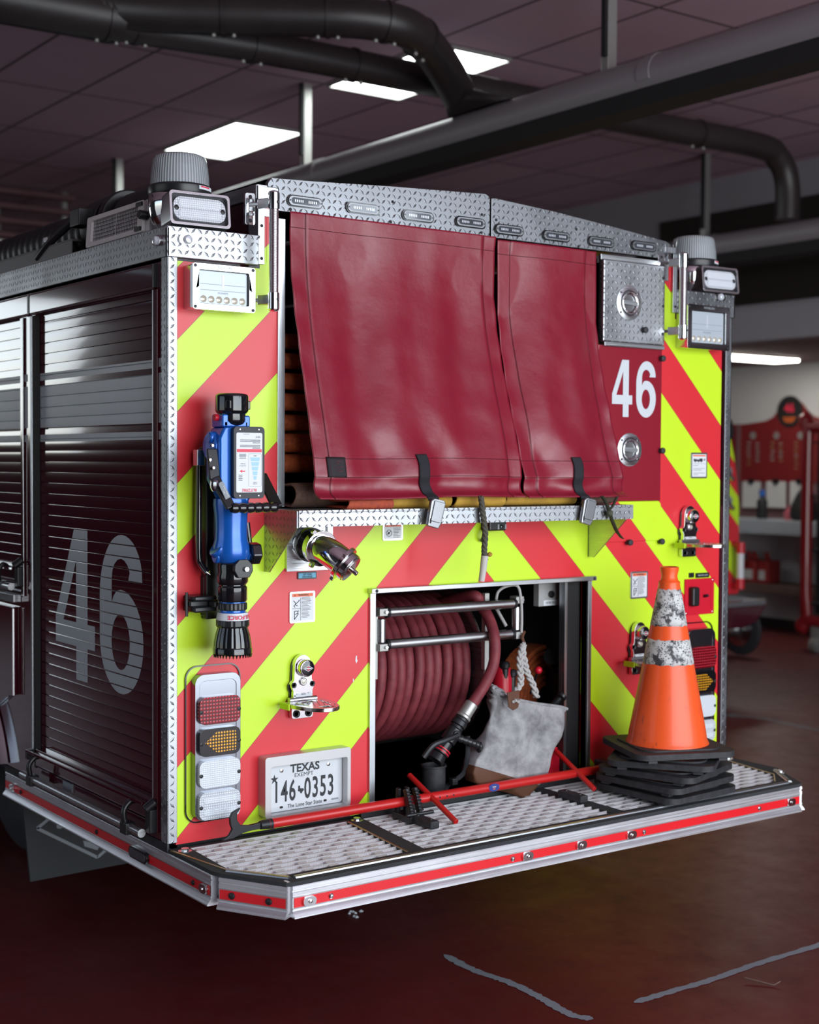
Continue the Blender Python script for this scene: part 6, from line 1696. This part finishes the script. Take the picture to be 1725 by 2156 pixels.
# clips that hold it, screwed to the step
def clip(x, y, full, ref):
    ft = obj('tool_clip', MB().box(x-.018, x+.018, y-.155, y-.035, DKZ, DKZ+.026), 'rubber', ENG, bevel=.005)
    s = MB()
    for dy in (-.13, -.06): screw(s, up((x, y+dy, DKZ+.026)), .007, .004)
    isl('screw', s, 'black_plastic', ft)
    if full:
        for dx in (-.014, .020):
            obj('jaw', MB().bar((x+dx, y-.05, DKZ+.01), (x+dx, y-.012, DKZ+.105), .014, .022, (0,1,.3)).bar((x+dx, y+.035, DKZ+.01), (x+dx, y+.028, DKZ+.100), .014, .018, (0,1,0)), 'black_plastic', ft, bevel=.004)
            r_ = MB()
            for k in range(8): r_.cyl((x+dx-.008, y-.056+.0042*k, DKZ+.03+.0095*k), (x+dx+.008, y-.056+.0042*k, DKZ+.03+.0095*k), .0035, n=6)
            isl('jaw_rib', r_, 'black_plastic', ft)
        obj('cross_pin', MB().cyl((x-.04, y-.055, DKZ+.028), (x+.065, y-.055, DKZ+.028), .006, n=10), 'black_plastic', ft)
        obj('base', MB().box(x-.03, x+.03, y-.06, y+.045, DKZ, DKZ+.022), 'black_plastic', ft, bevel=.004)
    return ft
q = RZ(885, 1722, DKZ+.02); clip(q.x, TY-.005, True, None)
q = RZ(1200, 1668, DKZ+.02); clip(q.x-.01, TY-.015, False, None)
q = RY(1275, 1615, TY); obj('tool_end_holder', MB().box(q.x-.02, q.x+.03, TY-.03, TY+.04, DKZ, zz+.03), 'black_plastic', ENG, bevel=.006)

# ------------------------------------------------------------------ traffic cones stacked on the tailboard
def cone(loc, corner_deg, label, visible):
    t = thing('traffic_cone', label, 'traffic cone', (0, 0, 0), 'traffic cones nested in one stack')
    base = MB().prism(rrect(.37, .37, .045, 6), .021, Matrix.Translation((0,0,.010)))
    base.prism(rrect(.30, .30, .06, 6), .010, Matrix.Translation((0,0,.027)))
    obj('base', base, 'rubber', t, bevel=.007, seg=3)
    ft = MB()
    for i in (-1, 1):
        for j in (-1, 1): ft.box(i*.13-.016, i*.13+.016, j*.165-.012, j*.165+.012, 0, .012)
    isl('foot', ft, 'rubber', t)
    prof = [(.146,.034),(.143,.040),(.137,.052),(.134,.075)]+[(.134-.098*k/12, .075+.52*k/12) for k in range(1, 13)]+[(.037,.604),(.030,.610),(.026,.625),(.031,.648),(.032,.656),(.028,.657)]
    if visible: obj('body', MB().lathe(prof, None, 48, False), 'cone_orange', t, angle=50, solid=.003)
    else: obj('body', MB().lathe([(.146,.034),(.140,.052),(.060,.45)], None, 40, False), 'cone_orange', t, angle=50)
    if visible:
        def rz(z): return .134-.098*(z-.075)/.52+.0012
        for za, zb_ in ((.318, .405), (.452, .580-.0)):
            rn = random.Random(int(za*100)); n = 48
            b = MB(); vs = []
            zs = [za+(zb_-za)*k/6 for k in range(7)]
            for k, z in enumerate(zs):
                for i in range(n):
                    j = rn.uniform(-.0025, .0025) if k in (0, 6) else 0
                    vs.append((rz(z)*math.cos(2*PI*i/n), rz(z)*math.sin(2*PI*i/n), z+j))
            b.add(vs, [(k*n+i, k*n+(i+1)%n, (k+1)*n+(i+1)%n, (k+1)*n+i) for k in range(6) for i in range(n)])
            obj('reflective_collar', b, 'cone_collar', t, angle=50, solid=.0015)
    t.location = loc; t.rotation_euler = (0, 0, R(corner_deg+45)); return t
CC = (1.785, -.315)
labs = ['bottom rubber base of the traffic cone stack on the tailboard', 'second black cone base up from the step', 'middle black cone base of the stack', 'fourth cone base, just under the top cone', 'topmost orange traffic cone with two scuffed white collars on the stack']
for k, (ang_, dx, dy) in enumerate(((-131, -.0, -.0), (-127, -.005, .0), (-117, .0, .0), (-98, .0, .0), (-67, .005, .0))):
    if k == 0: dy = .0
    cone((CC[0]+dx, CC[1]+dy, DKZ+.001+k*.0355), ang_, labs[k], k == 4)
# ------------------------------------------------------------------ next bay: second engine, bench, board, cabinet
E2 = thing('second_fire_engine', 'second fire vehicle in the next bay, only its rounded chevron tail corner showing', 'fire engine', (5.2, 5.2, 0))
YS = 3.5
def e2(x, y): q = RY(x, y, YS); return (q.x, q.z)
outl = [e2(1548,1250), e2(1551,1240), e2(1551,1060), e2(1547,1010), e2(1541,960), e2(1534,925), e2(1527,905)]
xr_ = outl[1][0]; zt_ = outl[-1][1]
poly = [(4.1, outl[0][1])]+outl+[(5.6, zt_+.12), (4.1, zt_+.12)]
m = MATS['chevron'].copy(); m.name = 'chevron_far'; MATS['chevron_far'] = m
for n in m.node_tree.nodes:
    if n.type == 'MATH' and n.operation == 'SUBTRACT' and abs(n.inputs[1].default_value-1.2145) < 1e-3: n.inputs[1].default_value = 5.09
obj('tail_panel', MB().prism(poly, .03, rear((0, YS, 0))), 'chevron_far', E2, bevel=.01)
obj('body', MB().prism([(x-.005*(x > 5), z) for x, z in poly], 5.0, rear((0, YS+5.02, 0))), 'truck_paint', E2, bevel=.02)
obj('black_cap', MB().prism([e2(1534,925), e2(1537,905), e2(1532,885), e2(1522,875), (4.1, zt_+.25), (4.1, zt_+.1)], .3, rear((0, YS+.25, 0))), 'black_plastic', E2, bevel=.01)
for y0_ in (993, 1055):
    a = RY(1531, y0_, YS-.05); c = RY(1545, y0_+18, YS-.10); obj('latch_handle', MB().cyl(a, c, .018).cyl(a+Vector((0,.04,0)), a+Vector((0,-.02,0)), .04), 'chrome_dull', E2)
a = RY(1560, 1142, YS-.12); c = RY(1558, 1240, YS-.12)
g = MB().m('red_plastic').cyl((a.x, a.y, a.z), (a.x, a.y, a.z-.08), .032).cyl((a.x, a.y, c.z), (a.x, a.y, c.z+.08), .032).cyl((a.x, a.y, a.z-.02), (a.x+.03, a.y+.15, a.z-.02), .02).cyl((a.x, a.y, c.z+.02), (a.x+.03, a.y+.15, c.z+.02), .02)
obj('grab_rail', MB().cyl((a.x, a.y, a.z), (a.x, a.y, c.z), .026), 'white_label', E2)
isl('rail_end', g, 'red_plastic', E2)
obj('red_side', MB().box(xr_-.03, xr_+.09, YS+.12, YS+5, 1.0, 1.75), 'red_lacquer', E2, bevel=.03)
obj('bumper', MB().prism([(4.1,.52),(6.33,.52),(6.50,.56),(6.62,.68),(6.62,.72),(6.45,.72),(4.1,.72)], .5, rear((0, YS+.3, 0))), 'truck_paint', E2, bevel=.02)
obj('bumper_trim', MB().box(4.1, 6.55, YS-.24, YS-.20, .68, .73), 'chrome_dull', E2, bevel=.01)
obj('wheel', MB().cyl((5.9, YS+1.6, .45), (6.3, YS+1.6, .45), .45, n=40), 'rubber', E2, bevel=.03)
cart = thing('wheeled_cart', 'low wheeled cart with chrome axle behind the second engine tail', 'cart', (8.0, 4.9, 0))
obj('axle', MB().cyl((7.0, 5.0, .25), (8.02, 4.88, .25), .07).cyl((7.6, 4.95, .25), (7.75, 4.93, .25), .12), 'chrome_dull', cart)
obj('wheel', MB().lathe([(.05,-.03),(.20,-.03),(.235,-.015),(.235,.015),(.20,.03),(.05,.03)], frame((8.10, 4.86, .245), (0,1,0), (0,0,1)), 36), 'rubber', cart, bevel=.01)
obj('wheel_disc', MB().lathe([(.02,.0),(.15,.0),(.15,.01),(.02,.04)], frame((8.08, 4.86, .245), (0,-1,0), (0,0,1)), 30).lathe([(.02,.0),(.15,.0),(.15,.01),(.02,.05)], frame((8.12, 4.86, .245), (0,1,0), (0,0,1)), 30), 'chrome', cart)
obj('deck', MB().box(6.6, 7.9, 4.75, 5.3, .38, .44), 'black_matte', cart, bevel=.01)

XW = 10.17
def wq(x, y, X=XW): q = RX(x, y, X); return (-q.y, q.z)     # local coords of left()-facing wall planes
# bench with metal edge and lower shelf
bn = thing('work_bench', 'long work bench with pale metal edge and wooden lower shelf by the wall', 'work bench', (9.85, 4, 0))
zt_ = RX(1640, 1096, 9.6).z; zb_ = RX(1640, 1126, 9.6).z
obj('edge', MB().box(9.58, 9.62, -1, 6.95, zb_, zt_), 'bench_edge', bn, bevel=.006)
obj('top', MB().box(9.62, 10.17, -1, 6.95, zt_-.03, zt_-.004), 'bench_edge', bn)
zs = RX(1640, 1238, 9.7).z
obj('shelf', MB().box(9.68, 10.17, -1, 6.9, zs-.06, zs+.02), 'shelf_wood', bn, bevel=.004)
for y in (6.9, 3.2, 0.2): obj('leg', MB().box(9.64, 9.70, y-.05, y+.01, 0, zb_), 'bench_edge', bn)
# red accountability board with an arched crest
pts_px = [(1480,896),(1566,893),(1590,890),(1612,886),(1628,878),(1640,862),(1650,847),(1664,838),(1678,840),(1688,850),(1700,866),(1712,876),(1730,882),(1780,886)]
bd = thing('tag_board', 'tall red tag board with arched crest and round emblem on the far wall', 'board', (XW-.02, 6, 1.0))
top = [wq(*q, XW-.03) for q in pts_px]; bz = wq(1640, 1015, XW-.03)[1]
obj('panel', MB().prism([(top[0][0], bz)]+[(top[-1][0], bz)]+top[::-1], .03, left((XW-.0, 0, 0))), 'board_red', bd, bevel=.006)
obj('back_panel', MB().prism([(top[0][0]-.6, 1.1), (top[-1][0]+.6, 1.1), (top[-1][0]+.6, bz), (top[0][0]-.6, bz)], .012, left((XW, 0, 0))), 'wall_soffit', bd)
cq = wq(1664, 866, XW-.035); Tc = left((XW-.035, 0, 0)) @ Matrix.Translation((cq[0], cq[1], 0))
em = obj('emblem', MB().prism(circ(.165, 30), .012, Tc), 'black_matte', bd, bevel=.004)
obj('emblem_text', MB().text('46', .13, Tc @ Matrix.Translation((0,.03,.0125)), 1, .03), 'red_print', em)
obj('emblem_mark', MB().prism([(-.09,-.06),(.09,-.06),(.05,-.12),(-.05,-.12)], .002, Tc @ Matrix.Translation((0,0,.012))), 'orange_tool', em)
b = MB()
obj('post', MB().box(XW-.05, XW-.02, -wq(1561,900)[0]-.02, -wq(1561,900)[0]+.02, 1.15, wq(1561,893)[1]), 'wall_soffit', bd)
def ntag(b_, m_): tag(obj('name_tag', b_, m_), 'small metal name tag hanging in a row on the tall red tag board', 'name tag', 'name tags on the red board')
rn = random.Random(11)
for col_, xs in enumerate(((1576,1594),(1626,1643),(1676,1694))):
    for j, x in enumerate(xs):
        for r_ in range(rn.choice((5, 6, 7))):
            q = wq(x+rn.uniform(-1,1), 932+r_*9+j*2, XW-.04); ntag(MB().prism(rrect(.045, .020, .005, 2, q[0], q[1]), .004, left((XW-.03, 0, 0))), rn.choice(('brass', 'silver_tag', 'silver_tag')))
    q = wq((xs[0]+xs[1])/2, 917, XW-.04); ntag(MB().prism(circ(.04, 14, q[0], q[1]), .005, left((XW-.03, 0, 0))), 'silver_tag')
for i, (x0_, x1_) in enumerate(((1564,1602),(1614,1656),(1664,1704))):
    a = wq(x0_, 1068, XW-.05); c = wq(x1_, 1014, XW-.05)
    sh_ = obj('paper_sheet', MB().prism([(a[0],a[1]),(c[0],a[1]),(c[0],c[1]),(a[0],c[1])], .004, left((XW-.05, 0, 0))), 'paper'); tag(sh_, ('white paper sheet clipped below the red board, left of the three', 'white paper sheet clipped below the red board, middle one', 'white paper sheet clipped below the red board, partly behind dark gloves')[i], 'paper', 'paper sheets clipped below the red board')
    q = ((a[0]+c[0])/2, c[1]); obj('clip', MB().prism(rrect(.07, .05, .01, 2, q[0], q[1]), .02, left((XW-.054, 0, 0))), 'black_plastic', sh_)
def bottle(x, y, h, r, m, cap, label, nm='bottle', X=9.85, z=None, grp=None):
    q = RX(x, y, X); z = z if z is not None else zt_
    t = thing(nm, label, nm.replace('_', ' '), (X, q.y, z), grp)
    obj('body', MB().lathe([(r*.9,0),(r,.01),(r,h*.6),(r*.45,h*.75),(r*.4,h*.8)], Matrix.Translation((X, q.y, z)), 20), m, t)
    obj('cap', MB().lathe([(r*.5,h*.78),(r*.62,h*.80),(r*.6,h),(r*.1,h)], Matrix.Translation((X, q.y, z)), 20), cap, t); return t
bottle(1605, 1090, .30, .055, 'dark_iron', 'blue_paint', 'spray bottle with a blue top standing on the pale bench', 'spray_bottle')
bottle(1662, 1090, .14, .05, 'pink_plastic', 'pink_plastic', 'small pink bottle on the bench beside the dark gloves', 'pink_bottle')
q = RX(1690, 1050, 9.8)
gl = MB().lathe([(.10,0),(.13,.04),(.12,.16),(.08,.26),(.04,.34),(.01,.36)], Matrix.Translation((9.85, q.y, zt_)), 16, True, lambda a, h: 1+.25*math.sin(a*3+h*9))
tag(obj('glove_pile', gl, 'black_matte', angle=80), 'dark heap of gloves on the bench next to the pink bottle', 'gloves')
for i, (x, y, lb) in enumerate(((1570, 1222, 'red fuel can on the lower shelf, nearest the second engine'), (1582, 1222, 'red fuel can on the lower shelf, middle one'), (1608, 1222, 'red fuel can on the lower shelf, farthest right'))):
    q = RX(x+6, y, 9.85); cn = thing('fuel_can', lb, 'fuel can', (9.9, q.y, zs+.02), 'fuel cans on the lower shelf')
    obj('body', MB().box(9.78, 10.0, q.y-.07, q.y+.07, zs+.02, zs+.26), 'can_red', cn, bevel=.02); obj('spout', MB().cyl((9.88, q.y, zs+.26), (9.84, q.y, zs+.34), .025), 'can_red', cn)
    obj('label', MB().box(9.774, 9.778, q.y-.04, q.y+.04, zs+.06, zs+.16), 'paper', cn)
# red tube-framed rack on casters at the right edge
rk = thing('wheeled_rack', 'dark red tube-framed rack on casters at the right edge of the picture', 'rack', (8.8, 4.6, 0))
XR = 8.9
a = RX(1703, 900, XR); c = RX(1703, 1295, XR)
pth = [(XR, a.y, c.z), (XR, a.y, a.z-.04), (XR, a.y-.05, a.z), (XR, a.y-1.3, a.z), (XR, a.y-1.35, a.z-.05), (XR, a.y-1.35, c.z), (XR, a.y-1.3, c.z-.05), (XR, a.y-.05, c.z-.05)]
obj('frame', MB().tube(smooth([Vector(q) for q in pth], 6, True), .055, 12, closed=True), 'red_lacquer', rk, angle=70)
obj('frame', MB().tube(smooth([Vector(q)+Vector((.5,0,0)) for q in pth], 6, True), .055, 12, closed=True), 'red_lacquer', rk, angle=70)
for k in range(4):
    z = c.z+.1+k*(a.z-c.z-.15)/3.2; obj('shelf', MB().box(XR, XR+.5, a.y-1.3, a.y-.02, z, z+.02), 'black_matte', rk)
rn = random.Random(4)
obj('shade_panel', MB().box(XR+.10, XR+.11, a.y-1.3, a.y-.03, c.z, a.z), 'black_matte', rk)  # added dark sheet standing in for the darkness inside the rack
for yy in (a.y-.12, a.y-1.2):
    for xx in (XR, XR+.5):
        obj('caster', MB().cyl((xx, yy-.03, .07), (xx, yy+.03, .07), .07, n=20).box(xx-.02, xx+.02, yy-.04, yy+.04, .07, c.z-.04), 'galvanised', rk)
for k in range(4):
    for j in range(2):
        z = c.z+.12+k*(a.z-c.z-.15)/3.2; y_ = a.y-.18-.3*j
        g_ = obj('gear_bag', MB().lathe([(.09,0),(.12,.03),(.12,.16),(.08,.22),(.02,.24)], Matrix.Translation((XR+.25, y_, z)), 16, True, lambda a_, h: 1+.12*math.sin(a_*3+k+j)), ('black_matte', 'red_lacquer', 'dark_iron')[(k+j) % 3], angle=70)
        tag(g_, 'dark lumpy gear bag stored on a shelf of the red rack', 'bag', 'gear bags on the red rack')
# light strip in the alcove, just right of the engine
q = RZ(1596, 752, 2.78)
al = thing('alcove_light', 'warm white light strip under the low soffit beyond the engine', 'ceiling light', (q.x, q.y, 2.78))
obj('diffuser', MB().box(q.x-.62, q.x+.62, q.y, q.y+.31, 2.765, 2.785), 'tube_light', al, bevel=.004)
obj('frame', MB().box(q.x-.64, q.x+.64, q.y-.02, q.y+.33, 2.785, 2.80), 'galvanised', al)
# folded sectional door and its tracks up under the ceiling on the left
fd = thing('raised_bay_door', 'dark raised bay door slats under the ceiling beyond the suction hose, left edge', 'bay door', (2.2, 9, 3.8))
for k in range(4):
    z = 3.78+.115*k; obj('panel', MB().box(-1.0, 3.35, 9.0-.10*k, 9.10-.10*k, z, z+.055), 'wall_soffit', fd, bevel=.02)
obj('track', MB().box(1.0, 2.75, 8.4, 8.44, 3.62, 3.66), 'galvanised', fd)
obj('hanger', MB().box(3.30, 3.34, 8.9, 8.94, 3.8, CZ), 'galvanised', fd)
hb = thing('ceiling_heater', 'black box heater under the ceiling just above the header ridge', 'heater', (6.0, 7.6, 3.7))
q1, q2 = RY(880, 372, 8.0), RY(1030, 410, 8.0)
obj('body', MB().box(q1.x, q2.x-.1, 8.0, 8.5, q2.z-.2, q1.z-.06), 'black_matte', hb, bevel=.03)
obj('bracket', MB().box(q1.x+.2, q1.x+.26, 8.2, 8.26, q1.z-.06, CZ).box(q1.x+.2, q1.x+.6, 8.18, 8.28, q1.z-.06, q1.z-.02), 'black_matte', hb)
obj('fan_guard', MB().cyl((q2.x-.10, 8.25, q1.z-.25), (q2.x+.05, 8.25, q1.z-.28), .14), 'black_matte', hb)
# dark pillars on the far side of the next bay
struct('trim_6', MB().box(7.3, 7.55, 9.3, 9.6, 0, CZ), 'wall_grey')
struct('trim_7', MB().box(7.45, 7.6, 7.4, 7.6, 2.79, CZ), 'wall_grey')
